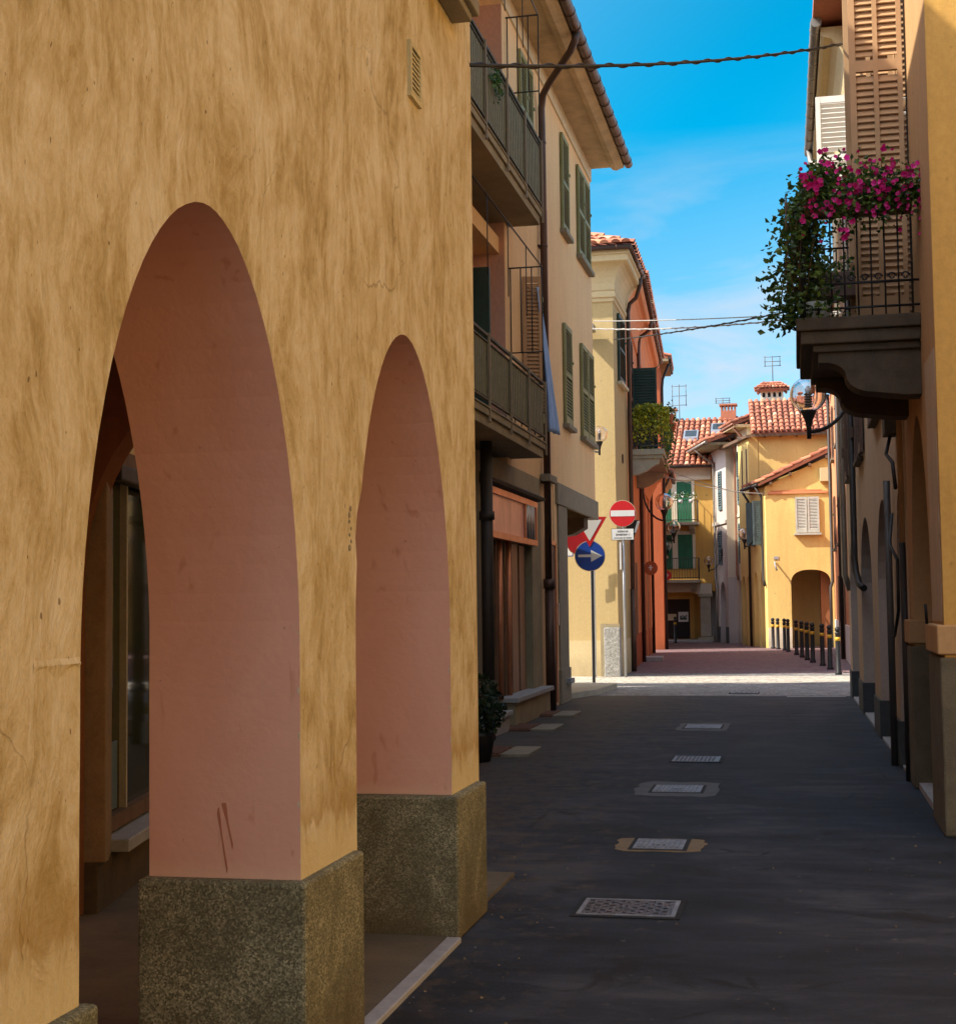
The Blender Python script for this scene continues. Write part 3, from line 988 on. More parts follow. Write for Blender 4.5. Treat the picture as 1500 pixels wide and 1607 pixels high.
# ------------------------------------------------------------------ L2: balcony house
FL2 = Fr((-3.7, 0), (0, 1))
b2 = (-3.7, 20, 0)
L2 = root("balcony_house", b2, "salmon plastered house with two railed balconies and olive louvred shutters above a closed shop", "house")
mb = MB()
mb.plan([(-3.7, 27.7), (-3.7, 19.0), (-4.15, 19.0), (-3.95, 7.30), (-12, 7.30), (-12, 24.1)], 3.45, 9.98)
mb.build("wall", ['salmon'], L2, b2)
mb = MB()
mb.plan([(-3.7, 23.95), (-3.7, 22.75), (-3.72, 22.75), (-3.72, 21.5), (-3.9, 21.5), (-3.9, 17.0), (-4.15, 17.0), (-3.95, 7.30), (-12, 7.30), (-12, 24.1), (-6.2, 26.6)], 0, 3.45)
mb.build("ground_floor_wall", 'salmon', L2, b2)
MB().box(FL2, 18.985, 18.999, -0.45, -0.004, 3.72, 9.7).build("loggia_return", 'rose', L2, b2)
# cement face over the shop
mb = MB().box(FL2, 17.0, 21.5, -0.2, 0.0, 3.06, 3.449)
mb.box(FL2, 20.75, 21.5, -0.2, 0.0, 0.0, 3.06).box(FL2, 16.9, 17.4, -0.2, 0.0, 0.0, 3.06)
mb.build("shop_surround", 'cement', L2, b2)
# eave: soffit, mouldings, frieze
mb = MB().box(FL2, 7.72, 27.74, -0.5, 0.62, 9.98, 10.03)
mb.sweep([(-3.7, 7.72), (-3.7, 27.74)], [(0.40, 9.979), (0.44, 9.93), (0.52, 9.91), (0.60, 9.945), (0.66, 9.96), (0.66, 10.06), (0.4, 10.06)])
mb.build("eave", 'soffit', L2, b2)
MB().box(FL2, 19.0, 27.72, 0.0, 0.03, 9.72, 9.978).build("frieze", 'frieze', L2, b2)
mb = MB()
gutter(mb, [(-2.96, 7.7, 10.04), (-2.96, 27.8, 10.04)], 0.085)
mb.build("gutter", 'gutter', L2, b2)
mb = MB().tube([(-2.96, 20.9, 9.99), (-2.98, 20.92, 9.86), (-3.06, 21.0, 9.74), (-3.46, 21.45, 9.45), (-3.58, 21.6, 9.33), (-3.62, 21.68, 9.15), (-3.62, 21.7, 8.9), (-3.62, 21.7, 1.9)], 0.055, 10)
for z in (3.4, 5.2, 7.0, 8.6):
    mb.box(FL2, 21.6, 21.8, 0, 0.02, z, z + .03).tube([(-3.62, 21.7, z), (-3.62, 21.7, z + .04)], 0.062, 10)
mb.tube([(-3.61, 21.7, 1.9), (-3.61, 21.7, 0.0)], 0.075, 12).tube([(-3.61, 21.7, 1.82), (-3.61, 21.7, 1.96)], 0.095, 12)
mb.build("downspout", 'gutter', L2, b2)
MB().plan([(-3.02, 7.7), (-3.02, 27.8), (-12, 24.0), (-12, 7.7)], 10.06, 10.14).add(
    [(-3.02, 7.7, 10.14), (-3.02, 27.8, 10.14), (-7.5, 22.5, 11.9), (-7.5, 9, 11.9), (-12, 7.7, 10.14), (-12, 24.0, 10.14)],
    [(0, 1, 2, 3), (1, 5, 2), (0, 3, 4), (3, 2, 5, 4)]).build("roof", 'terr', L2, b2)
# narrow recessed strip and stone details
MB().box(FL2, 21.95, 22.5, 0.0, 0.012, 3.62, 7.78).build("pilaster_strip", 'rose', L2, b2)
MB().box(FL2, 21.5, 22.15, 0.012, 0.16, 3.42, 3.53).build("stone_bracket", 'grey_stone', L2, b2, 0.01)
MB().box(FL2, 22.9, 27.75, 0.0, 0.05, 3.17, 3.52).box(FL2, 27.0, 27.72, -3.0, 0.0, 3.17, 3.449).build("corner_lintel", 'grey_stone', L2, b2, 0.012)
MB().prism(Fr((-3.9, 26.7), (1, 0)), [(-0.9, 3.17), (0.12, 3.17), (0.12, 2.98), (-0.1, 2.86), (-0.9, 2.74)], -0.5, 0.0).build("corner_bracket", 'dark_stone', L2, b2, 0.01)
MB().box(FL2, 23.05, 23.95, 0, 0.03, 0.0, 3.17).box(FL2, 23.0, 24.0, 0, 0.05, 0.0, 0.55).build("corner_pier", 'grey_stone', L2, b2, 0.01)
# windows with closed shutters
for (lv, z0, z1) in (([(20.1, 20.62), (20.64, 21.12)], 7.86, 9.5), ([(23.92, 24.62)], 7.86, 9.5), ([(25.78, 26.5), (26.56, 27.3)], 7.86, 9.5),
                     ([(23.9, 24.66)], 4.58, 6.26), ([(25.88, 26.6), (26.68, 27.44)], 4.58, 6.26)):
    closed_window(L2, b2, FL2, lv, z0, z1, 'olive')
# open window: dark void, folded leaf on the wall, leaf standing out
MB().box(FL2, 20.25, 21.2, 0.001, 0.006, 4.3, 6.2).build("window", 'black', L2, b2)
mb = MB()
shutter(mb, FL2, 21.25, 21.92, 4.3, 6.22, 0.03, mback=1)
mb.build("shutter", ['olive', 'black'], L2, b2)
FS = Fr((-3.69, 20.2), (0.93, 0.25))
mb = MB()
shutter(mb, FS, 0.0, 0.28, 4.3, 6.22, 0, mback=None, mid=False)
mb.build("shutter", ['tan'], L2, b2)
# balcony doors in the set-back wall
FD = Fr((-4.15 + .0, 19.0), (0.0257, -1), -1)
FD = Fr((-4.125, 0), (0, 1))
mb = MB().box(FD, 17.5, 18.55, 0.0, 0.012, 3.72, 6.0, 1).box(FD, 18.45, 18.55, 0.0, 0.07, 3.72, 6.0).box(FD, 17.5, 17.6, 0.0, 0.07, 3.72, 6.0)
mb.box(FD, 18.3, 18.38, 0.01, 0.35, 3.74, 5.95)
mb.build("balcony_door", ['dgreen', 'black'], L2, b2)
mb = MB().box(FD, 17.5, 18.55, 0.0, 0.012, 6.95, 9.2, 1).box(FD, 18.45, 18.55, 0.0, 0.07, 6.95, 9.2)
mb.build("balcony_door", ['dgreen', 'black'], L2, b2)
MB().box(FD, 10, 18.999, 0, 0.35, 6.28, 6.5).build("ceiling_beam", 'salmon', L2, b2)


def balcony(z0, ztop, grid0, grid1):
    sl = MB().box(FL2, 9.5, 19.3, -0.32, 0.47, z0 + 0.05, z0 + 0.13).box(FL2, 9.5, 19.26, -0.32, 0.44, z0 - 0.06, z0 + 0.05)
    sl.box(FL2, 9.5, 19.33, 0.40, 0.485, z0 + 0.13, z0 + 0.15)
    bal = sl.build("balcony", 'cement', L2, b2, 0.006)
    rb = MB()
    d = 0.45
    for (a, b) in ((ztop - .03, ztop), (ztop - .1, ztop - .085), (z0 + .22, z0 + .24)):
        rb.box(FL2, 9.5, 19.3, d - .018, d + .018, a, b)
        rb.box(FL2, 19.262, 19.298, -0.0, d, a, b)
    n = 88
    for k in range(n):
        u = 9.5 + k * (9.8 / n)
        rb.box(FL2, u, u + .014, d - .007, d + .007, z0 + .24, ztop - .085)
    for k in range(5):
        rb.box(FL2, 19.27, 19.284, .05 + k * .09, .064 + k * .09, z0 + .24, ztop - .085)
    rb.build("railing", 'bar', bal, b2)
    for u in (19.29, 18.05, 16.85, 15.6, 14.3, 13.0):
        MB().box(FL2, u - .02, u + .02, d + .012, d + .036, z0 - .02, ztop + .01).build("railing_post", 'post', bal, b2)
    MB().box(FL2, 9.5, 19.24, d - .004, d + .003, z0 + .26, ztop - .11).build("reed_screen", 'reed', bal, b2)
    g = MB()
    for x in (0.02, 0.16, 0.31, 0.45):
        g.tube([FL2(19.28, x, grid0 if x < .44 else ztop), FL2(19.28, x, grid1)], 0.009, 6)
    for u in (18.1, 16.9, 15.7):
        g.tube([FL2(u, .45, grid1 + .0), FL2(u, .45, grid1 - 0.9)], 0.007, 6)
    for k in range(4):
        g.tube([FL2(19.28, -.06 - .11 * k, ztop - .2), FL2(19.28, -.06 - .11 * k, grid1)], 0.008, 6)
    g.tube([FL2(19.28, -.42, grid1), FL2(19.28, .45, grid1)], .011, 6).tube([FL2(19.28, -.1, grid0), FL2(19.28, .45, grid0)], .010, 6)
    g.tube([FL2(19.28, .45, grid1), FL2(14.5, .45, grid1)], .011, 6)
    g.build("washing_frame", 'pipe', bal, b2)


balcony(3.60, 4.56, 4.98, 6.14)
balcony(6.76, 7.86, 8.56, 9.62)
# shopfront
shop = MB().box(FL2, 17.45, 20.72, -0.02, 0.05, 2.47, 3.0, 0)
shop = shop.build("shop_sign", 'copperpanel', L2, b2)
mb = MB()
for (a, b, c, d_) in ((17.4, 20.78, 2.42, 2.5), (17.4, 20.78, 2.97, 3.05)):
    mb.box(FL2, a, b, -0.01, 0.085, c, d_)
for u in (17.4, 19.86, 20.3, 20.72):
    mb.box(FL2, u, u + .05, 0.03, 0.08, 2.5, 2.97)
mb.build("sign_frame", 'copper', shop, b2)
mb = MB()
for k in range(3):
    mb.tube([FL2(20.02 + k * .2, .05, 2.5), FL2(20.02 + k * .2, .05, 2.97)], 0.055, 10)
mb.build("sign_panel", 'galv', shop, b2)
MB().sweep([(-3.7, 17.2), (-3.7, 20.95)], [(0, 3.06), (.16, 3.08), (.18, 3.11), (.10, 3.16), (0.0, 3.2)]).build("shop_cornice", 'dark_stone', L2, b2)
mb = MB()
for k in range(6):
    u = 17.42 + k * .56
    mb.box(FL2, u, u + .43, -0.14, -0.09, .38, 2.42)
    mb.box(FL2, u + .43, u + .56, -0.14, -0.12, .38, 2.42, 1)
mb.build("shop_shutter", ['boards', 'black'], L2, b2)
for u in (18.62, 19.22):
    MB().tube([FL2(u, -.05, .36), FL2(u, -.05, 2.43)], .035, 10).build("copper_tube", 'copper', L2, b2)
MB().box(FL2, 18.7, 21.45, -.19, .12, 0, .32).build("shop_base", 'cement', L2, b2, .008)
MB().box(FL2, 18.65, 21.5, -.19, .17, .322, .385).build("shop_sill", 'kerb', L2, b2, .008)
MB().box(FL2, 17.0, 18.3, -.19, .17, .20, .26).box(FL2, 17.0, 18.25, -.19, .13, 0, .20).build("shop_step", 'kerb', L2, b2, .008)
mb = MB().tube([(-3.58, 17.05, 0), (-3.58, 17.05, 3.55)], .075, 12)
for z in (.6, 2.6):
    mb.tube([(-3.58, 17.05, z), (-3.58, 17.05, z + .1)], .095, 12)
mb.build("downspout", 'pipe', L2, b2)
mb = MB().box(FL2, 22.0, 22.7, -.021, .012, .06, 2.5, 1).box(FL2, 21.97, 22.03, -.02, .04, .06, 2.53).box(FL2, 22.67, 22.73, -.02, .04, .06, 2.53).box(FL2, 21.97, 22.73, -.02, .04, 2.5, 2.56)
mb.box(FL2, 22.33, 22.37, .01, .025, .1, 2.48)
mb.build("street_door", ['copper', 'wood'], L2, b2)
MB().box(FL2, 22.86, 23.0, 0, .03, 1.25, 1.6).build("intercom", 'zinc', L2, b2, .006)
MB().box(FL2, 23.5, 23.9, .05, .12, .3, .38).build("stone_ledge", 'kerb', L2, b2)
# arcade shopfront seen through the near arches (at an angle)
FA = Fr((-3.64, 7.09), (-0.20, 0.98))
mb = MB()
for k in range(3):
    mb.box(FA, .02 + k * .10, .10 + k * .10, -.1, .10 - .02 * k, .28, 2.5)
mb.build("shopfront_pilaster", 'warm_stone', L2, b2, .008)
MB().box(FA, .34, 1.9, -.06, -.03, .45, 2.42).build("shop_window", 'panegreen', L2, b2)
mb = MB().box(FA, .34, .37, -.05, .02, .38, 2.5).box(FA, .37, 1.9, -.05, .03, .38, .46).box(FA, .37, 1.9, -.05, .03, 2.40, 2.5).box(FA, .80, .83, -.05, .01, .46, 2.4, 1)
mb.build("shop_window_frame", ['wood', 'pale_stone'], L2, b2)
MB().box(FA, .37, 1.7, .0, .09, 2.31, 2.40).build("awning_roll", 'iron', L2, b2, .01)
MB().box(FA, .28, 1.95, -.05, .16, .29, .36).build("shop_sill", 'kerb', L2, b2, .008)
MB().box(FA, .02, 1.95, -.1, .06, 0, .285).build("shop_base", 'dark_stone', L2, b2, .008)
MB().box(FA, .0, 1.95, -.1, .0, 2.5, 3.6).build("shop_fascia", 'cream2', L2, b2)
MB().box(FA, .5, .72, -.03, -.02, .47, .85).build("shop_display", 'bluegrey', L2, b2, .004)

# ------------------------------------------------------------------ L3: cream corner house
FF3 = Fr((0, 31.7), (1, 0))            # front, faces the viewer
F3 = Fr((-3.78, 0), (-0.0, 1))         # street side
b3 = (-3.78, 31.7, 0)
L3 = root("corner_house", b3, "sunlit cream corner house with coved cornice and stone corner guard behind the road signs", "house")
MB().plan([(-3.78, 31.7), (-3.80, 34.3), (-13, 34.3), (-13, 31.7)], 0.0, 9.1).build("wall", 'cream', L3, b3)
prof = [(0, 8.18), (.035, 8.20), (.035, 8.27), (.07, 8.29), (.07, 8.38), (.03, 8.42)]
for k in range(7):
    a = math.pi / 2 * k / 6
    prof.append((.05 + .30 * (1 - math.cos(a)), 8.45 + .55 * math.sin(a)))
prof += [(.38, 9.02), (.38, 9.14), (.42, 9.16), (.42, 9.24), (0, 9.24)]
MB().sweep([(-13, 31.7), (-3.78, 31.7), (-3.80, 34.3)], prof).build("cornice", 'cream2', L3, b3)
MB().box(FF3, -12.9, -3.785, 0, .012, 0, .78).box(F3, 31.69, 34.3, 0, .012, 0, .78).build("dado", 'cream2', L3, b3)
MB().box(FF3, -4.09, -3.765, .0, .06, 0.0, 1.06).box(F3, 31.64, 31.95, .0, .035, 0.0, 1.06).build("corner_guard", 'rough_stone', L3, b3, .015)
MB().box(FF3, -4.17, -4.095, 0, .03, 0, 1.062).box(FF3, -4.17, -3.75, 0, .03, 1.065, 1.14).build("guard_surround", 'cement', L3, b3)
mb = MB()
gutter(mb, [(-13, 31.22, 9.28), (-3.33, 31.22, 9.28)], .06)
gutter(mb, [(-3.33, 31.2, 9.28), (-3.36, 34.3, 9.28)], .06)
mb.build("gutter", 'gutter', L3, b3)
tile_roof((-13, 31.2, 9.33), (-3.3, 31.2, 9.33), (-11, 35.5, 11.4), (-5.9, 33.9, 10.5), 40, 7, "roof", L3, b3)
tile_roof((-3.3, 31.2, 9.33), (-3.36, 34.3, 9.33), (-6, 33.4, 10.5), (-6, 34.3, 10.5), 11, 7, "roof", L3, b3)
closed_window(L3, b3, F3, [(32.45, 33.6)], 6.55, 8.08, 'dgreen', sill='frieze', d=.01, pitch=.075)
mb = MB().tube([(-3.38, 33.9, 9.22), (-3.40, 33.95, 9.0), (-3.5, 34.0, 8.72), (-3.66, 34.05, 8.6), (-3.70, 34.05, 8.4), (-3.71, 34.05, 0.0)], .05, 8)
mb.tube([(-3.71, 34.05, 1.9), (-3.71, 34.05, 0)], .062, 8)
mb.build("downspout", 'gutter', L3, b3)
MB().box(F3, 33.0, 33.12, 0, .02, 4.75, 4.95).build("wall_box", 'brownsh', L3, b3)

# ------------------------------------------------------------------ L4: orange terrace
U4 = Vector((-1.3, 23.0)).normalized()
F4 = Fr((-3.80, 34.3), (U4.x, U4.y))
b4 = (-3.80, 34.3, 0)
L4 = root("orange_house", b4, "orange plastered house with a planted balcony and dark shutters beyond the cream corner", "house")


def p4(u, d):
    q = F4(u, d, 0)
    return (q.x, q.y)


MB().plan([p4(0, 0), p4(12.4, 0), p4(8.4, -8), p4(0, -8)], 0, 9.1).build("wall", 'orange', L4, b4)
prof4 = [(0, 8.3), (.05, 8.32), (.05, 8.42)]
for k in range(6):
    a = math.pi / 2 * k / 5
    prof4.append((.05 + .30 * (1 - math.cos(a)), 8.45 + .6 * math.sin(a)))
prof4 += [(.40, 9.12), (.40, 9.22), (0, 9.22)]
MB().sweep([p4(0, 0), p4(12.4, 0)], prof4).build("cornice", 'orange', L4, b4)
mb = MB()
gutter(mb, [F4(0, .45, 9.28), F4(12.5, .45, 9.28)], .06)
mb.build("gutter", 'gutter', L4, b4)
q = [F4(0, .48, 9.34), F4(12.5, .48, 9.34), F4(0, -3.5, 10.8), F4(10.4, -3.5, 10.8)]
tile_roof(*q, 46, 10, "roof", L4, b4)
mb = MB().tube([F4(4.9, .43, 9.2), F4(5.0, .40, 8.95), F4(5.1, .1, 8.75), F4(5.1, .07, 8.5), F4(5.1, .07, 0)], .05, 8)
mb.build("downspout", 'gutter', L4, b4)
mb = MB().tube([F4(11.9, .43, 9.2), F4(12.0, .12, 8.8), F4(12.0, .07, 8.5), F4(12.0, .07, 0)], .05, 8)
mb.build("downspout", 'gutter', L4, b4)
closed_window(L4, b4, F4, [(.35, 2.2)], 6.55, 8.1, 'brownsh', sill=None, pitch=.08)
# open dark leaves over the balcony
for (u, dd) in ((2.15, .62), (4.3, .55)):
    FSH = Fr((F4(u, .02, 0).x, F4(u, .02, 0).y), (F4.n.x, F4.n.y))
    mb = MB()
    shutter(mb, FSH, 0.0, dd, 5.5, 7.45, 0, mback=None, pitch=.07)
    mb.box(FSH, .05, dd - .05, .01, .018, 5.6, 7.4)
    mb.build("shutter", ['dgreen'], L4, b4)
MB().box(F4, 2.3, 4.2, .002, .01, 5.35, 7.5).build("window", 'black', L4, b4)
# balcony with curved stone bracket
sl = MB().box(F4, .25, 4.6, 0, .85, 5.08, 5.22).box(F4, .3, 4.55, 0, .80, 5.0, 5.08)
for u in (.35, 4.2):
    pts = [(0, 5.0), (.72, 5.0), (.72, 4.88), (.55, 4.80), (.42, 4.70), (.22, 4.62), (0, 4.60)]
    n = len(pts)
    V = [F4(u, d, z) for d, z in pts] + [F4(u + .25, d, z) for d, z in pts]
    tri = tessellate_polygon([[Vector((d, z, 0)) for d, z in pts]])
    sl.add(V, [tuple(t) for t in tri] + [tuple(k + n for k in t) for t in tri] + [(k, (k + 1) % n, n + (k + 1) % n, n + k) for k in range(n)])
bal4 = sl.build("balcony", 'pale_stone', L4, b4, .01)
mb = MB()
for z in (6.15, 5.3):
    mb.tube([F4(.3, 0, z), F4(.3, .8, z), F4(4.5, .8, z), F4(4.5, 0, z)], .015, 6)
for k in range(9):
    mb.tube([F4(.3, .02 + k * .097, 5.22), F4(.3, .02 + k * .097, 6.15)], .008, 5)
for k in range(36):
    mb.tube([F4(.3 + k * .119, .8, 5.22), F4(.3 + k * .119, .8, 6.15)], .008, 5)
mb.build("railing", 'darkpost', bal4, b4)
for (u0, u1, z1) in ((2.6, 3.4, 2.6), (6.4, 7.2, 2.5), (9.0, 9.9, 2.6)):
    MB().box(F4, u0, u1, .0, .012, .05, z1, 0).build("street_door", 'wood', L4, b4)
for u in (5.45, 7.9, 10.6):
    MB().box(F4, u, u + .35, 0, .05, 0, 5.0).build("pilaster", 'orange', L4, b4)
MB().box(F4, 5.3, 6.3, 0, .55, 0, .12).build("door_step", 'kerb', L4, b4, .01)
MB().box(F4, 1.2, 12.3, 0, .02, 0, .8).build("dado", 'rust', L4, b4)

# tiled porch roof on a coved cornice, low on the orange house
MB().sweep([p4(7.0, 0), p4(11.2, 0)], [(0, 4.7), (.06, 4.72), (.12, 4.9), (.34, 5.28), (.46, 5.36), (.46, 5.5), (0, 5.5)]).build("porch_cornice", 'orange', L4, b4)
tile_roof(F4(6.9, .55, 5.54), F4(11.3, .55, 5.54), F4(6.9, .02, 5.82), F4(11.3, .02, 5.82), 18, 2, "porch_roof", L4, b4)
F4b = Fr((F4(18.3, 0.05, 0).x, F4(18.3, .05, 0).y), (U4.x, U4.y))
b4b = tuple(F4b(0, 0, 0))
L4b = root("red_house", b4b, "low red house with coved cornice beyond the tall rust house", "house")


def p4b(u, d):
    q = F4b(u, d, 0)
    return (q.x, q.y)


MB().plan([p4b(0, 0), p4b(4.6, 0), p4b(4.6, -7), p4b(0, -7)], 0, 6.2).build("wall", 'red', L4b, b4b)
MB().sweep([p4b(-.0, 0), p4b(4.6, 0)], [(0, 5.4), (.06, 5.45), (.12, 5.6), (.3, 5.95), (.42, 6.05), (.42, 6.2), (0, 6.2)]).build("cornice", 'orange', L4b, b4b)
tile_roof(F4b(-.05, .5, 6.25), F4b(4.6, .5, 6.25), F4b(-.05, -3, 7.6), F4b(4.6, -3, 7.6), 18, 8, "roof", L4b, b4b)
mb = MB()
gutter(mb, [F4b(-.05, .5, 6.2), F4b(4.6, .5, 6.2)], .05)
mb.tube([F4b(.3, .48, 6.15), F4b(.3, .3, 5.8), F4b(.3, .07, 5.4), F4b(.3, .07, 0)], .045, 8)
mb.build("gutter", 'gutter', L4b, b4b)
for u in (1.2, 2.8):
    MB().box(F4b, u, u + .8, 0, .02, 0.1, 2.4).build("street_door", 'wood', L4b, b4b)
    closed_window(L4b, b4b, F4b, [(u, u + .8)], 3.4, 4.8, 'brownsh', pitch=.09)
MB().box(F4b, .02, 4.6, 0, .015, 0, .8).build("dado", 'rust', L4b, b4b)

F4c = Fr((F4(15.2, .30, 0).x, F4(15.2, .30, 0).y), (U4.x, U4.y))
b4c = tuple(F4c(0, 0, 0))
L4c = root("rust_house", b4c, "tall narrow rust coloured house beyond the gap after the orange house", "house")


def p4c(u, d):
    q = F4c(u, d, 0)
    return (q.x, q.y)


MB().plan([p4c(0, 0), p4c(3.05, 0), p4c(3.05, -7), p4c(0, -7)], 0, 9.7).build("wall", 'rust', L4c, b4c)
MB().plan([p4c(-.3, .32), p4c(3.1, .32), p4c(3.1, -7), p4c(-.3, -7)], 9.7, 9.8).build("eave", 'cement', L4c, b4c)
tile_roof(F4c(-.3, .35, 9.85), F4c(3.1, .35, 9.85), F4c(-.3, -3.2, 11.0), F4c(3.1, -3.2, 11.0), 14, 8, "roof", L4c, b4c)
mb = MB()
gutter(mb, [F4c(-.3, .35, 9.8), F4c(3.1, .35, 9.8)], .05)
mb.tube([F4c(.4, .33, 9.75), F4c(.4, .1, 9.2), F4c(.4, .07, 8.9), F4c(.4, .07, 0)], .045, 8)
mb.build("gutter", 'pipe', L4c, b4c)
for (z0, z1) in ((3.2, 4.7), (6.4, 7.9)):
    closed_window(L4c, b4c, F4c, [(1.2, 2.2)], z0, z1, 'brownsh', pitch=.09)
MB().box(F4c, 1.2, 2.1, 0, .02, .1, 2.4).build("street_door", 'wood', L4c, b4c)

# ------------------------------------------------------------------ L5: gold house closing the street
F5 = Fr((0, 58.5), (1, 0))
b5 = (-4.0, 58.5, 0)
L5 = root("gold_house", b5, "gold house with green blinds and two railed balconies closing the far end", "house")
mb = MB().box(WORLD, -9, -1.5, 58.5, 66, 2.0, 6.9)
mb.box(WORLD, -9, -1.5, 60.2, 66, 0.0, 2.0)
mb.build("wall", 'gold', L5, b5)
MB().box(F5, -9, -3.2, 0, .12, 6.42, 6.55).box(F5, -9, -3.2, 0, .06, 6.55, 6.9).build("cornice", 'ivory', L5, b5)
tile_roof((-9, 58.1, 6.95), (-1.5, 58.1, 6.95), (-9, 62.6, 9.35), (-1.5, 62.6, 9.35), 33, 13, "roof", L5, b5)
mb = MB()
gutter(mb, [(-9, 58.05, 6.93), (-3.1, 58.05, 6.93)], .05)
mb.build("gutter", 'pipe', L5, b5)
for (z0, z1, bz) in ((4.75, 6.35, 4.72), (2.9, 4.25, 2.45)):
    for x in (-5.35, -4.55):
        MB().box(F5, x, x + .58, .01, .05, z0, z1).build("door_blind", 'vgreen', L5, b5)
        MB().box(F5, x - .11, x - .003, 0, .06, z0, z1 + .14).box(F5, x + .583, x + .69, 0, .06, z0, z1 + .14).box(F5, x - .003, x + .583, 0, .06, z1 + .003, z1 + .14).build("door_surround", 'ivory', L5, b5)
    bal5 = MB().box(F5, -8.5, -3.68, 0, .8, bz - .12, bz).build("balcony", 'pale_stone', L5, b5, .01)
    mb = MB()
    for z in (bz + .85, bz + .08):
        mb.tube([F5(-8.5, .76, z), F5(-3.72, .76, z), F5(-3.72, 0, z)], .018, 6)
    for k in range(44):
        mb.tube([F5(-3.72 - k * .105, .76, bz), F5(-3.72 - k * .105, .76, bz + .85)], .009, 5)
    for k in range(7):
        mb.tube([F5(-3.72, .76 - k * .11, bz), F5(-3.72, .76 - k * .11, bz + .85)], .009, 5)
    mb.build("railing", 'darkpost', bal5, b5)
    for x in (-3.95, -6.5):
        MB().prism(Fr((x, 58.5), (0, -1)), [(0, bz - .12), (.6, bz - .12), (.55, bz - .26), (.2, bz - .36), (0, bz - .5)], -.1, .1).build("balcony_bracket", 'pale_stone', bal5, b5)
MB().box(F5, -3.9, -3.25, -.4, .06, 1.9, 2.3).box(F5, -9, -3.25, -.3, .04, 1.98, 2.3).build("architrave", 'ivory', L5, b5, .01)
col = MB().box(F5, -3.72, -3.30, -.4, 0, .22, 1.78).box(F5, -3.80, -3.22, -.46, .06, 1.78, 1.9).box(F5, -3.82, -3.2, -.48, .08, 0, .2)
col.build("column", 'pale_stone', L5, b5, .012)
MB().box(F5, -9, -3.25, -1.6, .3, 0, .07).build("door_step", 'kerb', L5, b5, .01)
FB5 = Fr((0, 60.2), (1, 0))
MB().box(FB5, -5.6, -4.25, 0, .04, .1, 1.7).build("shop_window", 'pane', L5, b5)
MB().box(FB5, -5.7, -5.6, 0, .08, .1, 1.85).box(FB5, -4.25, -4.05, 0, .08, .1, 1.85).box(FB5, -5.6, -4.25, 0, .08, 1.7, 1.85).build("shop_window_frame", 'mustard', L5, b5)
MB().box(FB5, -4.72, -4.32, .045, .05, .78, 1.18).build("poster", 'signwhite', L5, b5)
mb = MB().box(FB5, -4.66, -4.38, .052, .054, .86, .96)
for k in range(6):
    mb.disc(FB5(-4.64 + k * .05, .052, .98 + .02 * (k % 3)), FB5.n, .03, .002, 9)
mb.build("poster_picture", 'dgreen', L5, b5)
MB().box(FB5, -5.28, -4.80, .045, .05, .84, 1.10).build("poster", 'frieze', L5, b5)
# roof lights and chimney
for (x, y) in ((-4.1, 60.4), (-3.0, 61.0)):
    z = 6.95 + (y - 58.1) * 2.4 / 4.5
    V = [(x - .3, y, z + .16), (x + .3, y, z + .16), (x + .3, y + .7, z + .54), (x - .3, y + .7, z + .54)]
    mb = MB().add(V + [(a, b, c - .15) for a, b, c in V], [(0, 1, 2, 3), (0, 4, 5, 1), (1, 5, 6, 2), (3, 2, 6, 7), (0, 3, 7, 4)])
    fr_ = mb.build("skylight", 'galv', L5, b5)
    V2 = [(x - .23, y + .09, z + .225), (x + .23, y + .09, z + .225), (x + .23, y + .62, z + .51), (x - .23, y + .62, z + .51)]
    MB().add(V2, [(0, 1, 2, 3)]).build("skylight_glass", 'pane', fr_, b5)


def chimney(x, y, z0, z1, wd, dp, parent, base, mat='brick', slots=5):
    mb = MB().box(WORLD, x - wd / 2, x + wd / 2, y - dp / 2, y + dp / 2, z0, z1)
    for k in range(slots):
        u = x - wd / 2 + (k + .0) * (wd - .07) / (slots - 1)
        mb.box(WORLD, u, u + .07, y - dp / 2, y + dp / 2, z1, z1 + .22)
    ch = mb.build("chimney", mat, parent, base)
    mb = MB().box(WORLD, x - wd / 2 - .06, x + wd / 2 + .06, y - dp / 2 - .06, y + dp / 2 + .06, z1 + .22, z1 + .29)
    mb.build("chimney_cap", 'terr', ch, base)
    return ch


chimney(-2.62, 62.5, 8.6, 9.62, .62, .5, L5, b5)
chimney(-5.0, 62.4, 8.8, 9.5, .35, .4, L5, b5, 'cement', 3)

# ------------------------------------------------------------------ right far row
U6 = Vector((-2.2, 8.4)).normalized()
F6 = Fr((-0.95, 50.3), (U6.x, U6.y), -1)


def p6(u, d):
    q = F6(u, d, 0)
    return (q.x, q.y)


# low yellow house with arched passage
b6 = (0.1, 50.3, 0)
R5 = root("gabled_house", b6, "sunlit yellow house with dark arched passage, sloping tile roof and one shuttered window", "house")
F6f = Fr((0, 50.3), (1, 0))
mb = MB()
mb.wall(F6f, [(-.95, 0), (1.24, 0), (1.24, 6.45), (-.95, 5.45)], [arch(-.17, 1.13, 2.15, 2.62, 20, -.05, 0.0, 2.5)], .45)
mb.build("wall", 'yellow', R5, b6)
mb = MB()
mb.wall(F6, [(0, 0), (2.3, 0), (2.3, 5.45), (0, 5.45)], [arch(.4, 1.0, 1.9, 2.6, 12, -.05), arch(1.35, 2.0, 1.9, 2.6, 12, -.05)], .3, d=-.001)
mb.build("side_wall", 'yellow', R5, b6)
MB().plan([(1.235, 50.76), (1.235, 56), (.8, 56), (.8, 50.76)], 0, 6.3).plan([(-1.6, 53.5), (1.2, 53.5), (1.2, 54), (-1.6, 54)], 0, 5.5).build("passage_wall", 'vaultshade', R5, b6)
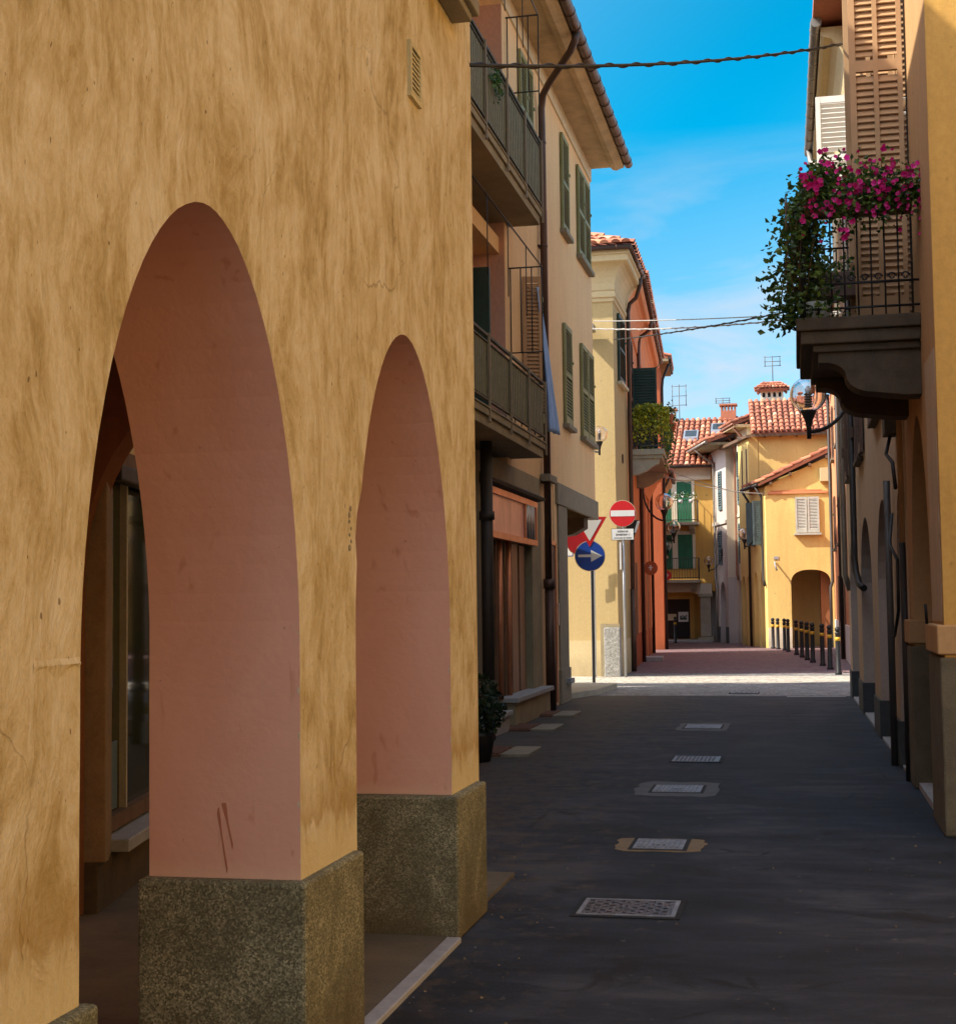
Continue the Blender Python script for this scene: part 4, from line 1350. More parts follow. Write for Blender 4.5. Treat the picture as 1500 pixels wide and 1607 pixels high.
MB().plan([p6(.35, -.35), (1.2, 50.76), (1.2, 53.4), p6(2.2, -.35)], 2.75, 2.85).build("passage_ceiling", 'vaultshade', R5, b6)
tile_roof((-1.18, 50.08, 5.55), (-1.75, 52.6, 5.55), (1.26, 50.08, 6.68), (1.26, 52.6, 6.68), 9, 8, "roof", R5, b6)
mb = MB()
for x in (-.8, -.15, .5, 1.05):
    mb.box(WORLD, x, x + .09, 50.1, 50.3, 5.42 + (x + .95) * .455, 5.52 + (x + .95) * .455)
mb.build("rafter_end", 'wood', R5, b6)
for (a, b) in ((.03, .41), (.43, .81)):
    mb = MB()
    shutter(mb, F6f, a, b, 3.86, 5.06, .03, pitch=.05, mback=1, stile=.06, mid=False)
    mb.build("shutter", ['greysh', 'black'], R5, b6)
MB().box(F6f, -.03, .87, 0, .16, 3.78, 3.84).build("window_sill", 'greysh', R5, b6)
MB().box(F6f, -.86, 1.1, .0, .06, 5.18, 5.26).box(F6f, -.78, .9, .0, .04, 5.27, 5.31).build("string_course", 'orange', R5, b6)
mb = MB().box(F6f, .86, 1.22, 0, .3, 5.55, 6.0)
mb.build("wall_cabinet", 'cream2', R5, b6, .01)
MB().box(F6f, -.95, -.17, 0, .025, 0, .68).build("dado", 'ivory', R5, b6)
mb = MB().box(F6f, -.72, -.56, 0, .02, 2.98, 3.08).tube([F6f(-.68, .02, 2.9), F6f(-.68, .2, 2.8), F6f(-.62, .25, 2.6)], .03, 6)
mb.build("wall_fitting", 'kerb', R5, b6)
for u in (.5, 1.5):
    FSb = Fr((F6(u, .02, 0).x, F6(u, .02, 0).y), (F6.n.x, F6.n.y))
    mb = MB()
    shutter(mb, F6, u, u + .35, 3.5, 5.0, .02, pitch=.08, mback=1)
    mb.build("shutter", ['bluegrey', 'black'], R5, b6)
    mb = MB()
    shutter(mb, FSb, 0, .3, 3.5, 5.0, 0, pitch=.08)
    mb.box(FSb, .04, .26, .01, .016, 3.55, 4.95)
    mb.build("shutter", ['bluegrey'], R5, b6)
mb = MB()
gutter(mb, [F6(-.1, .28, 5.5), F6(2.4, .28, 5.5)], .05)
mb.tube([F6(.25, .28, 5.45), F6(.25, .07, 5.1), F6(.25, .07, 2.3), F6(.1, .07, 2.1)], .045, 8)
mb.tube([F6(2.25, .28, 5.45), F6(2.25, .07, 5.1), F6(2.25, .07, 0)], .045, 8)
mb.build("gutter", 'pipe', R5, b6)

# tall yellow house behind it
b7 = (0.0, 52.7, 0)
R6 = root("tiled_house", b7, "tall yellow house with big terracotta tile roof and little tiled turret chimney", "house")
MB().plan([p6(2.31, -.36), (1.34, 52.7), (1.34, 60), p6(4.0, -5), p6(4.0, -.36)], 0, 7.42).build("wall", 'yellow', R6, b7)
mb = MB()
mb.wall(F6, [(2.3, 0), (4.0, 0), (4.0, 7.42), (2.3, 7.42)], [arch(2.45, 3.05, 1.8, 2.5, 12, -.05), arch(3.25, 3.85, 1.8, 2.5, 12, -.05)], .34, d=-.002)
mb.build("side_wall", 'yellow', R6, b7)
tile_roof((-1.42, 52.3, 7.52), (1.5, 52.3, 7.52), (-1.62, 56.3, 9.2), (1.5, 56.3, 9.2), 15, 9, "roof", R6, b7)
MB().plan([(-1.6, 52.35), (-1.42, 52.35), (-2.5, 56.4), (-2.75, 56.4)], 7.36, 7.46).build("eave", 'wood', R6, b7)
mb = MB().box(WORLD, -1.4, 1.48, 52.32, 52.36, 7.38, 7.5)
for k in range(5):
    mb.box(WORLD, -1.0 + k * .55, -.92 + k * .55, 52.36, 52.7, 7.36, 7.44)
mb.build("rafter_end", 'wood', R6, b7)
for u in (2.6, 3.3):
    MB().box(F6, u, u + .12, -.001, .02, 5.6, 7.0).build("window_slit", 'brownsh', R6, b7)
tw = MB().box(WORLD, -1.15, -.3, 56.4, 57.2, 8.6, 9.62)
tower = tw.build("turret_chimney", 'ivory', R6, b7)
mb = MB()
for k in range(4):
    x = -1.08 + k * .2
    mb.prism(Fr((x, 56.398), (1, 0)), arch(0, .11, 9.42, 9.5, 6, 9.32), .0, .006)
mb.build("turret_opening", 'black', tower, b7)
tile_roof((-1.32, 56.2, 9.62), (-.13, 56.2, 9.62), (-.95, 56.8, 9.92), (-.5, 56.8, 9.92), 8, 3, "turret_roof", tower, b7)
tile_roof((-1.32, 57.4, 9.62), (-1.32, 56.2, 9.62), (-.95, 56.8, 9.92), (-.95, 56.8, 9.92), 6, 3, "turret_roof", tower, b7)
tile_roof((-.13, 56.2, 9.62), (-.13, 57.4, 9.62), (-.5, 56.8, 9.92), (-.5, 56.8, 9.92), 6, 3, "turret_roof", tower, b7)

# ivory house
b8 = tuple(F6(5.0, 0, 0))
R7 = root("ivory_house", b8, "ivory house with slender windows and arcade between the yellow house and the mauve house", "house")
mb = MB()
mb.wall(F6, [(4.0, 0), (6.1, 0), (6.1, 7.95), (4.0, 7.95)], [arch(4.2, 4.9, 1.6, 2.4, 12, -.05), arch(5.2, 5.9, 1.6, 2.4, 12, -.05)], .35, d=-.35)
mb.build("wall", 'ivory', R7, b8)
MB().plan([p6(4.01, -1.6), p6(6.1, -1.6), p6(6.1, -3), p6(4.01, -3)], 0, 7.9).build("inner_wall", 'grey', R7, b8)
MB().plan([p6(3.9, .15), p6(6.1, .15), p6(6.1, -1.5), p6(3.9, -1.5)], 7.95, 8.05).build("eave", 'soffit', R7, b8)
tile_roof(F6(3.85, .2, 8.1), F6(6.2, .2, 8.1), F6(4.6, -1.5, 8.75), F6(6.2, -1.5, 8.75), 10, 5, "roof", R7, b8)
mb = MB()
gutter(mb, [F6(3.9, .17, 8.06), F6(6.1, .17, 8.06)], .05)
for u in (4.15, 5.85):
    mb.tube([F6(u, .15, 8.0), F6(u, -.2, 7.6), F6(u, -.28, 7.3), F6(u, -.28, 2.6), F6(u - .1, -.3, 2.4)], .045, 8)
mb.build("gutter", 'copperpipe', R7, b8)
for (u, z0, z1) in ((4.45, 5.2, 7.2), (5.2, 5.2, 7.2), (4.45, 3.0, 4.5), (5.2, 3.0, 4.5)):
    mb = MB()
    shutter(mb, F6, u, u + .45, z0, z1, -.345, pitch=.09, mback=1)
    mb.build("shutter", ['bluegrey', 'black'], R7, b8)
MB().box(F6, 4.0, 6.1, -.35, -.31, 4.75, 4.85).build("string_course", 'ivory', R7, b8)

# mauve house jutting into the street
b9 = tuple(F6(7.6, .0, 0))
R8 = root("mauve_house", b9, "pale mauve grey house with deep boarded eaves jutting out at the far right", "house")
F9 = Fr((F6(6.1, .02, 0).x, F6(6.1, .02, 0).y), (U6.x, U6.y), -1)


def p9(u, d):
    q = F9(u, d, 0)
    return (q.x, q.y)


mb = MB()
mb.wall(F9, [(0, 0), (4.6, 0), (4.6, 7.5), (0, 7.5)], [arch(.45, 1.5, 1.6, 2.35, 12, -.05), arch(2.2, 3.2, 1.6, 2.3, 12, -.05)], .35)
mb.build("wall", 'mauve', R8, b9)
MB().plan([p9(-.001, -.352), p9(-.001, -3), p9(.3, -3), p9(.3, -.352)], 0, 7.5).plan([p9(-.001, -.001), p9(-.001, -.351), p9(.02, -.351), p9(.02, -.001)], 2.5, 7.5).build("end_wall", 'ivory', R8, b9)
MB().plan([p9(.3, -1.6), p9(4.6, -1.6), p9(4.6, -3), p9(.3, -3)], 0, 7.4).build("inner_wall", 'grey', R8, b9)
MB().plan([p9(-.35, .75), p9(4.9, .75), p9(4.9, -3), p9(-.35, -3)], 7.5, 7.6).build("eave", 'cement', R8, b9)
tile_roof(F9(-.4, .8, 7.66), F9(4.9, .8, 7.66), F9(-.4, -2.8, 8.9), F9(4.9, -2.8, 8.9), 20, 8, "roof", R8, b9)
mb = MB()
gutter(mb, [F9(-.4, .8, 7.6), F9(4.9, .8, 7.6)], .06)
for u in (1.9, 3.6):
    mb.tube([F9(u, .78, 7.55), F9(u, .5, 7.3), F9(u, .1, 7.0), F9(u, .08, 6.7), F9(u, .08, 2.4), F9(u - .2, .08, 2.2), F9(u - .2, .08, 0)], .045, 8)
mb.build("gutter", 'zinc', R8, b9)
for (u, z0, z1) in ((.7, 5.1, 6.6), (2.5, 5.1, 6.6), (3.8, 5.1, 6.6), (.9, 3.0, 4.3), (2.6, 3.0, 4.3)):
    mb = MB()
    shutter(mb, F9, u, u + .55, z0, z1, .01, pitch=.09, mback=1)
    mb.build("shutter", ['bluegrey', 'black'], R8, b9)
MB().box(F9, 0, 4.6, 0, .06, 4.55, 4.68).build("string_course", 'mauve', R8, b9)
for (a, b) in ((0, .44), (1.51, 2.19), (3.21, 4.6)):
    MB().box(F9, a, b, 0, .03, 0, .62).build("pier_plinth", 'slate_plinth', R8, b9)
bb = MB().box(F9, 3.0, 4.5, 0, .6, 2.55, 2.63).build("balcony", 'dark_stone', R8, b9)
mb = MB()
mb.tube([F9(3.0, 0, 3.4), F9(3.0, .57, 3.4), F9(4.5, .57, 3.4)], .015, 6)
for k in range(7):
    mb.tube([F9(3.0, .05 + k * .085, 2.63), F9(3.0, .05 + k * .085, 3.4)], .009, 5)
for k in range(15):
    mb.tube([F9(3.0 + k * .107, .57, 2.63), F9(3.0 + k * .107, .57, 3.4)], .009, 5)
mb.build("railing", 'iron', bb, b9)
MB().prism(Fr(p9(3.1, 0), (F9.n.x, F9.n.y)), [(0, 2.55), (.5, 2.55), (.4, 2.4), (.15, 2.2), (0, 2.05)], -.06, .06).build("balcony_bracket", 'iron', bb, b9)

# ------------------------------------------------------------------ R3: red-orange house on the right
F10 = Fr((1.25, 0), (0, 1), -1)
b10 = (1.25, 42, 0)
R3 = root("coral_house", b10, "coral red house with white base showing as a narrow strip at right", "house")
MB().plan([(1.25, 50.2), (1.25, 34.0), (9, 34.0), (9, 50.2)], 0, 8.6).build("wall", 'orange', R3, b10)
MB().box(F10, 34, 50.2, 0, .03, 0, .95).build("dado", 'whitepaint', R3, b10)
MB().tube([(1.17, 49.6, 8.4), (1.17, 49.6, 2.2), (1.10, 49.5, 2.0), (1.10, 49.5, 0)], .05, 8).build("downspout", 'pipe', R3, b10)
MB().tube([(1.17, 40.0, 8.4), (1.17, 40.0, 0.0)], .06, 8).build("downspout", 'pipe', R3, b10)
MB().plan([(.8, 50.2), (.8, 33.8), (9, 33.8), (9, 50.2)], 8.6, 8.75).build("eave", 'wood', R3, b10)
for y in (37.5, 42.0, 46.5):
    closed_window(R3, b10, F10, [(y, y + .5), (y + .52, y + 1.02)], 3.2, 4.8, 'brownsh', pitch=.08)
    closed_window(R3, b10, F10, [(y, y + .5), (y + .52, y + 1.02)], 6.0, 7.6, 'brownsh', pitch=.08)
for y in (39.5, 44.2):
    MB().box(F10, y, y + .9, .0, .04, .05, 2.3).build("street_door", 'wood', R3, b10)

# ------------------------------------------------------------------ R2: taupe arcade house on the right
F11 = Fr((0.955, 13.4), (-0.0085, 1), -1)
b11 = tuple(F11(6, 0, 0))
R2 = root("taupe_house", b11, "taupe arcaded house on the right with slate blue pier bases and deep coved eave", "house")


def p11(u, d):
    q = F11(u, d, 0)
    return (q.x, q.y)


holes = [arch(a, b, 1.62, 2.68, 16, -.05) for a, b in ((2.0, 4.1), (5.2, 7.8), (9.0, 11.2))] + [arch(.3, 1.15, 1.6, 2.6, 12, -.05)]
mb = MB().wall(F11, [(0, 0), (11.9, 0), (11.9, 9.3), (0, 9.3)], holes, .42, 0, 1)
mb.build("wall", ['taupe', 'grey'], R2, b11)
MB().plan([p11(0, -2.2), p11(11.9, -2.2), p11(11.9, -8), p11(0, -8)], 0, 9.3).plan([p11(11.6, -.42), p11(11.9, -.42), p11(11.9, -2.2), p11(11.6, -2.2)], 0, 9.3).build("inner_wall", 'grey', R2, b11)
MB().plan([p11(0, -.42), p11(11.6, -.42), p11(11.6, -2.2), p11(0, -2.2)], 2.9, 3.0).build("arcade_ceiling", 'grey', R2, b11)
for (a, b) in ((-.001, .3), (1.15, 2.0), (4.1, 5.2), (7.8, 9.0), (11.2, 11.9)):
    MB().box(F11, a - .015 if a > 0 else a, b + .015, -.45, .02, 0, .44).build("pier_plinth", 'slate_plinth', R2, b11, .006)
MB().plan([p11(0, -.0), p11(11.9, .0), p11(11.9, -.42), p11(0, -.42)], -.02, .03).build("threshold", 'kerb', R2, b11)
pr = [(0, 8.3), (.04, 8.32), (.04, 8.42)]
for k in range(6):
    a = math.pi / 2 * k / 5
    pr.append((.06 + .30 * (1 - math.cos(a)), 8.45 + .62 * math.sin(a)))
pr += [(.40, 9.1), (.40, 9.2), (0, 9.2)]
MB().sweep([p11(11.9, 0), p11(6.2, 0)], [(d, z) for d, z in pr]).build("cornice", 'cream2', R2, b11)
mb = MB()
gutter(mb, [F11(6.1, .46, 9.25), F11(11.95, .46, 9.25)], .075)
mb.tube([F11(11.6, .46, 9.2), F11(11.5, .44, 8.95), F11(11.3, .2, 8.75), F11(11.3, .08, 8.5), F11(11.3, .08, 2.0), F11(11.3, .0, 1.75)], .05, 10)
mb.build("gutter", 'zinc', R2, b11)
MB().plan([p11(0, .5), p11(11.95, .5), p11(11.95, -8), p11(0, -8)], 9.31, 9.41).build("roof", 'terr', R2, b11)
mb = MB().tube([F11(7.6, .09, 8.3), F11(7.6, .09, 2.15), F11(7.55, .08, 1.98), F11(7.3, .05, 1.8), F11(7.1, .0, 1.75)], .046, 10)
mb.build("downspout", 'pipe', R2, b11)
# windows seen edge-on with open leaves
for (u, z0, z1) in ((2.8, 3.62, 5.0), (6.4, 3.5, 5.2), (9.4, 3.5, 5.2), (6.4, 6.0, 7.7), (9.4, 6.0, 7.7)):
    MB().box(F11, u - .06, u + .96, 0, .09, z0 - .08, z0 - .02).build("window_sill", 'dark_stone', R2, b11, .01)
    MB().box(F11, u, u + .9, .002, .008, z0, z1).build("window", 'pane', R2, b11)
    for uu in (u - .42, u + .92):
        mb = MB()
        shutter(mb, F11, uu, uu + .4, z0, z1, .02, pitch=.07)
        mb.box(F11, uu + .05, uu + .35, .022, .03, z0 + .1, z1 - .05)
        mb.box(F11, uu + .18, uu + .22, .065, .11, z0 + .35, z0 + .5)
        mb.build("shutter", ['brownsh'], R2, b11)
FW = Fr(p11(4.6, .02), (F11.n.x, F11.n.y), 1)
mb = MB()
shutter(mb, FW, .1, .52, 6.2, 7.72, 0, pitch=.06)
mb.build("shutter", ['whitepaint'], R2, b11)
# conduit box, pipes and cables between the two right-hand houses
MB().box(F11, .55, .85, 0, .12, 3.12, 3.42).build("meter_box", 'dark_stone', R2, b11, .01)
mb = MB().tube([F11(.7, .06, 3.12), F11(.72, .1, 2.95), F11(.5, .06, 2.85), F11(.35, .05, 2.6)], .018, 6)
mb.tube([F11(.9, .05, 2.4), F11(.6, .1, 2.1), F11(.25, .06, 1.95), F11(.3, .06, 1.5), F11(.9, .06, 1.25)], .015, 6)
mb.build("cable_loop", 'wire', R2, b11)
mb = MB().tube([F11(1.35, .06, 2.75), F11(1.35, .06, 0.0)], .034, 10)
mb.build("conduit", 'darkpost', R2, b11)

# ------------------------------------------------------------------ R1: umber house with flower balcony
F12 = Fr((0.97, 0), (0, 1), -1)
b12 = (0.97, 12, 0)
R1 = root("umber_house", b12, "peeling umber house at the right edge with stone balcony, tall arch and tan shutters", "house")
mb = MB().wall(F12, [(10.42, 0), (13.42, 0), (13.42, 9.6), (10.42, 9.6)], [arch(11.25, 13.0, 1.45, 3.06, 22, -.05, .002, 1.9)], .5, 0, 1)
mb.build("wall", ['umber', 'umber'], R1, b12)
mb = MB().box(WORLD, .972, 7, 10.40, 10.419, 0, 9.6)
mb.build("end_wall", 'mustard', R1, b12)
MB().box(WORLD, 3.0, 9, 10.42, 13.42, 0, 9.6).box(WORLD, 1.47, 3.0, 13.2, 13.42, 0, 9.6).box(WORLD, 1.47, 3.0, 10.42, 13.2, 3.2, 9.5).box(WORLD, 1.47, 3.0, 10.42, 10.7, 0, 9.5).build("inner_wall", 'vaultshade', R1, b12)
# unseen wing added across the square to bounce warm light onto the arcade
FWG = Fr((9.0, 0), (0, 1), -1)
wg = MB().box(WORLD, 9.0, 15, -12, 10.4, 0, 9.6).build("bounce_wing", 'gold', R1, b12)
for k in range(5):
    for z in (1.2, 5.2):
        mb = MB()
        shutter(mb, FWG, -9 + k * 4, -8.45 + k * 4, z, z + 2, .01, mback=1, pitch=.1)
        shutter(mb, FWG, -8.43 + k * 4, -7.88 + k * 4, z, z + 2, .01, mback=1, pitch=.1)
        mb.build("bounce_wing_shutter", ['olive', 'black'], wg, b12)
for (a, b) in ((10.37, 11.28), (12.97, 13.46)):
    MB().box(F12, a, b, -.54, .05, 1.22, 1.42).build("impost", 'umber', R1, b12, .012)
    MB().box(F12, a + .012, b - .02, -.52, .035, 0, 1.2).build("pier_plinth", 'weathered', R1, b12, .014)
MB().box(F12, 11.26, 12.99, -.5, -.0, -.02, .05).build("threshold", 'kerb', R1, b12)
MB().box(WORLD, 1.492, 8.99, 10.385, 10.3995, 0, 1.2).build('end_plinth', 'weathered', R1, b12)
MB().box(WORLD, 1.512, 8.99, 10.375, 10.3995, 1.22, 1.42).build('end_band', 'umber', R1, b12)
# peeled plaster
mb = MB()
prv = None
pts = []
random.seed(8)
for k in range(15):
    pts.append((11.24 - .02 * math.sin(k * 1.3) - .05 * random.random(), 1.44 + k * .135))
for k in range(15):
    pts.append((10.46 + .05 * random.random(), 3.33 - k * .135))
mb.prism(F12, pts, -.01, .004)
mb.build("bare_patch", 'taupe', R1, b12)
MB().tube([F12(11.0, .06, 1.42), F12(10.97, .07, 1.56)], .012, 6).build("iron_peg", 'iron', R1, b12)
# balcony slab and bracket
sl = MB().box(F12, 11.4, 13.3, 0, .92, 3.66, 3.76).box(F12, 11.43, 13.28, 0, .89, 3.56, 3.66).box(F12, 11.47, 13.24, 0, .80, 3.5, 3.56)
balR = sl.build("balcony", 'dark_stone', R1, b12, .012)
br = [(0, 3.5), (.76, 3.5), (.76, 3.42)]
for k in range(7):
    a = math.pi / 2 * k / 6
    br.append((.72 - .16 * math.sin(a), 3.42 - .10 * (1 - math.cos(a))))
for k in range(1, 7):
    a = math.pi / 2 * k / 6
    br.append((.56 - .22 * (1 - math.cos(a)), 3.32 - .14 * math.sin(a)))
br += [(.12, 3.15), (0, 3.15)]
for u in (11.5, 12.85):
    MB().prism(Fr((.97, u), (-1, 0)), br, -.0, .3).build("balcony_bracket", 'dark_stone', balR, b12, .01)
# railing with scrolls
mb = MB()
for z in (4.72, 4.02, 3.83):
    mb.tube([F12(11.45, 0, z), F12(11.45, .87, z), F12(13.25, .87, z), F12(13.25, 0, z)], .010, 6)
for k in range(9):
    mb.tube([F12(11.45, .05 + k * .1, 3.76), F12(11.45, .05 + k * .1, 4.72)], .0075, 6)
    mb.tube([F12(13.25, .05 + k * .1, 3.76), F12(13.25, .05 + k * .1, 4.72)], .0075, 6)
for k in range(18):
    mb.tube([F12(11.45 + k * .1, .87, 3.76), F12(11.45 + k * .1, .87, 4.72)], .0075, 6)
for k in range(8):
    for sg in (1, -1):
        cpt = (.10 + k * .1)
        sp = []
        for j in range(14):
            a = j * .5
            r = .036 * (1 - j / 17)
            sp.append(F12(11.445, cpt + sg * (r * math.cos(a)) * .9, 4.055 + r * math.sin(a)))
        mb.tube(sp, .0045, 5)
mb.build("railing", 'iron', balR, b12)
# tall shutter leaf standing open across the balcony, second leaf behind it
FT = Fr((.955, 12.0), (-1, 0), -1)
for (u0, u1, mt, yy) in ((.02, .43, 'tan', 12.0), (.02, .43, 'tan', 13.05)):
    FTT = Fr((.955, yy), (-1, 0), -1)
    mb = MB()
    st = .038
    for (a, b) in ((u0, u0 + st), ((u0 + u1) / 2 - st / 2 - .0, (u0 + u1) / 2 + st / 2), (u1 - st * 1.3, u1)):
        mb.box(FTT, a, b, -.045, 0, 3.82, 7.1)
    for (a, b) in ((3.82, 4.02), (5.86, 5.95), (7.0, 7.1)):
        mb.box(FTT, u0 + st, u1 - st, -.043, -.002, a, b)
    z = 4.06
    while z < 6.98:
        if not 5.82 < z < 5.99:
            for (a, b) in ((u0 + st, (u0 + u1) / 2 - st / 2), ((u0 + u1) / 2 + st / 2, u1 - st * 1.3)):
                P = [FTT(u, dd, zz) for u in (a, b) for dd, zz in ((-.041, z + .034), (-.036, z + .040), (-.004, z - .018), (-.009, z - .024))]
                mb.add(P, [(0, 1, 5, 4), (1, 2, 6, 5), (2, 3, 7, 6), (3, 0, 4, 7), (0, 3, 2, 1), (4, 5, 6, 7)])
        z += .054
    mb.build("shutter", [mt], R1, b12)
MB().box(F12, 12.05, 13.0, .002, .012, 3.78, 7.1).build("balcony_door", 'pane', R1, b12)
mb = MB().tube([F12(13.5, .035, 9.0), F12(13.5, .035, 2.1)], .03, 10)
mb.tube([F12(13.5, .035, 2.1), F12(13.5, .035, 0)], .036, 10, 1)
mb.build("downspout", ['umber', 'pipe'], R1, b12)
MB().box(WORLD, .55, 9, 10.1, 13.5, 9.6, 9.75).build("roof", 'terr', R1, b12)
# ------------------------------------------------------------------ road ironwork
def cover(name, x, y, wx, wy, mat, label, patch=None, pw=(0, 0), kind=0):
    o = root(name, (x, y, 0), label, "manhole cover", "covers and grates along the road")
    base = (x, y, 0)
    if patch:
        random.seed(int(y * 100))
        pts = []
        for k in range(26):
            a = 2 * math.pi * k / 26
            ca, sa = math.cos(a), math.sin(a)
            r = 1 / max(abs(ca), abs(sa)) * random.uniform(.90, 1.03)
            r = min(r, 1.25)
            pts.append((x + ca * r * pw[0], y + sa * r * pw[1]))
        MB().plan(pts, -.02, .004).build("mortar_patch", patch, o, base)
    MB().box(WORLD, x - wx / 2 - .05, x + wx / 2 + .05, y - wy / 2 - .06, y + wy / 2 + .07, -.02, .0058).build("tar_seam", 'seam', o, base)
    mb = MB().box(WORLD, x - wx / 2, x + wx / 2, y - wy / 2, y + wy / 2, -.02, .007)
    mb.build("plate", mat, o, base)
    f = MB()
    t = .022
    f.box(WORLD, x - wx / 2 - t, x + wx / 2 + t, y - wy / 2 - t, y - wy / 2, -.02, .010)
    f.box(WORLD, x - wx / 2 - t, x + wx / 2 + t, y + wy / 2, y + wy / 2 + t, -.02, .010)
    f.box(WORLD, x - wx / 2 - t, x - wx / 2, y - wy / 2, y + wy / 2, -.02, .010)
    f.box(WORLD, x + wx / 2, x + wx / 2 + t, y - wy / 2, y + wy / 2, -.02, .010)
    f.build("rim", 'coversteel', o, base)
    g = MB()
    if kind == 1:
        n = int(wx / .035)
        for k in range(n):
            g.box(WORLD, x - wx / 2 + k * .035 + .006, x - wx / 2 + k * .035 + .024, y - wy / 2 + .03, y + wy / 2 - .03, .007, .013)
        g.box(WORLD, x - .04, x + .04, y - .06, y + .06, .013, .016)
    elif kind == 2:
        for k in range(5):
            g.box(WORLD, x - wx / 2 + k * wx / 5 + .02, x - wx / 2 + (k + 1) * wx / 5 - .03, y - wy * .3, y + wy * .3, .007, .012)
    else:
        n = int(wx / .04)
        mrow = int(wy / .04)
        for k in range(n):
            for j in range(mrow):
                if (k + j) % 2 == 0:
                    g.box(WORLD, x - wx / 2 + k * .04 + .008, x - wx / 2 + k * .04 + .034, y - wy / 2 + j * .04 + .012, y - wy / 2 + j * .04 + .026, .007, .011)
    g.build("rib", 'coversteel' if kind else 'plate', o, base)


cover("manhole_cover", -.895, 7.76, .46, .36, 'plate', "nearest and largest chequered steel manhole cover, without a patch, in the dark road")
cover("manhole_cover", -.92, 9.8, .28, .34, 'coversteel', "steel cover set in a tan mortar patch in the road", 'patch', (.30, .27), 1)
cover("manhole_cover", -1.03, 12.7, .36, .42, 'coversteel', "steel cover in a ragged grey mortar patch in the road", 'gpatch', (.36, .50), 1)
cover("manhole_cover", -1.03, 15.1, .42, .46, 'coversteel', "bare shiny pale steel cover in the middle of the dark road", None, (0, 0), 0)
cover("manhole_cover", -1.2, 19.0, .40, .55, 'coversteel', "narrow steel cover in a grey patch in the road, farthest on the asphalt", 'gpatch', (.34, .62), 1)
cover("drain_grate", -.93, 26.0, .42, .34, 'darkpost', "small grate with five pale slots in the cobbled crossing", None, (0, 0), 2)
for (x, y, lb) in ((-3.27, 20.9, "light stone doorstep slab with rusty grate nearest the brown downspout"), (-3.17, 18.6, "light stone slab with rusty grate before the closed shop"),
                   (-2.95, 15.6, "light stone slab beside the potted shrub")):
    o = root("drain_slab", (x, y, 0), lb, "drain", "stone drain slabs by the left houses")
    MB().box(WORLD, x - .12, x + .17, y - .42, y + .42, -.02, .03).build("slab", 'grey_stone', o, (x, y, 0), .008)
    mb = MB()
    mb.box(WORLD, x - .5, x - .125, y - .42, y + .42, -.02, .02)
    for k in range(9):
        mb.box(WORLD, x - .48 + k * .038, x - .458 + k * .038, y - .38, y + .38, .02, .034)
    mb.build("grate", 'rustgrate', o, (x, y, 0))

# loose grit and leaf litter swept to the road's edges
random.seed(31)
mb = MB()
for k in range(190):
    y = 4.5 + 20 * random.random() ** 1.4
    if random.random() < .6:
        xl = -1.58 if y < 7.6 else -1.6 - min(1.6, (y - 7.6) * .25)
        x = xl + abs(random.gauss(0, .22))
    elif random.random() < .6:
        x = .86 - abs(random.gauss(0, .2))
    else:
        x = random.uniform(-1.5, .8)
    r = random.uniform(.004, .013)
    mb.add([(x + r * math.cos(a + k) * random.uniform(.5, 1.2), y + r * math.sin(a + k) * random.uniform(.5, 1.2), .001) for a in (0, 2.1, 4.2)] + [(x, y, .003 + r * .6)],
           [(0, 1, 3), (1, 2, 3), (2, 0, 3)], 0 if random.random() < .7 else 1)
o = mb.build("grit", ['patch', 'gpatch'])
o["kind"] = "stuff"

# ------------------------------------------------------------------ bollards
def bollard_proto():
    o = root("bollard", (0, 0, 0), None, "bollard", "iron bollards along the far pavement")
    MB().lathe((0, 0, 0), [(.075, 0), (.075, .04), (.055, .07), (.052, .70), (.052, .86), (.060, .87), (.060, .90), (.03, .91)], 14).build("post", 'iron', o)
    MB().lathe((0, 0, 0), [(.0555, .72), (.0555, .80)], 14).build("band", 'yellowband', o)
    MB().lathe((0, 0, 0), [(.02, .905)] + [(.062 * math.sin(math.pi * k / 10), .962 - .062 * math.cos(math.pi * k / 10)) for k in range(2, 10)] + [(.006, 1.022)], 14).build("ball", 'iron', o)
    return o


BP = [(.838, 32.4, "nearest ball topped bollard, alone at the edge of the sunlit crossing"),
      (.715, 34.75, "second nearest bollard, just beyond the lone one by the crossing"),
      (.58, 36.75, "third bollard from the crossing, one of a close pair"),
      (.37, 38.65, "fourth bollard from the crossing, before the right half of the dark arch"),
      (.24, 40.3, "fifth bollard from the crossing, before the middle of the dark arch"),
      (.11, 42.1, "sixth bollard from the crossing, before the left half of the dark arch"),
      (-.04, 44.05, "seventh bollard from the crossing, before the left jamb of the dark arch"),
      (-.29, 46.8, "eighth bollard from the crossing, nearer of the pair before the yellow wall"),
      (-.41, 48.0, "ninth bollard from the crossing, farther of the pair before the yellow wall"),
      (-.63, 49.2, "tenth bollard from the crossing, near the yellow house's left corner"),
      (-.80, 49.95, "farthest bollard of the row, at the yellow house's left corner"),
      (-4.62, 57.2, "single bollard across the street before the far shop window")]
bp = bollard_proto()
for k, (x, y, lb) in enumerate(BP):
    if k == 0:
        o = bp
    else:
        o = bp.copy()
        COL.objects.link(o)
        for ch in bp.children:
            c = ch.copy()
            COL.objects.link(c)
            c.parent = o
    o.location = (x, y, 0)
    o["label"] = lb

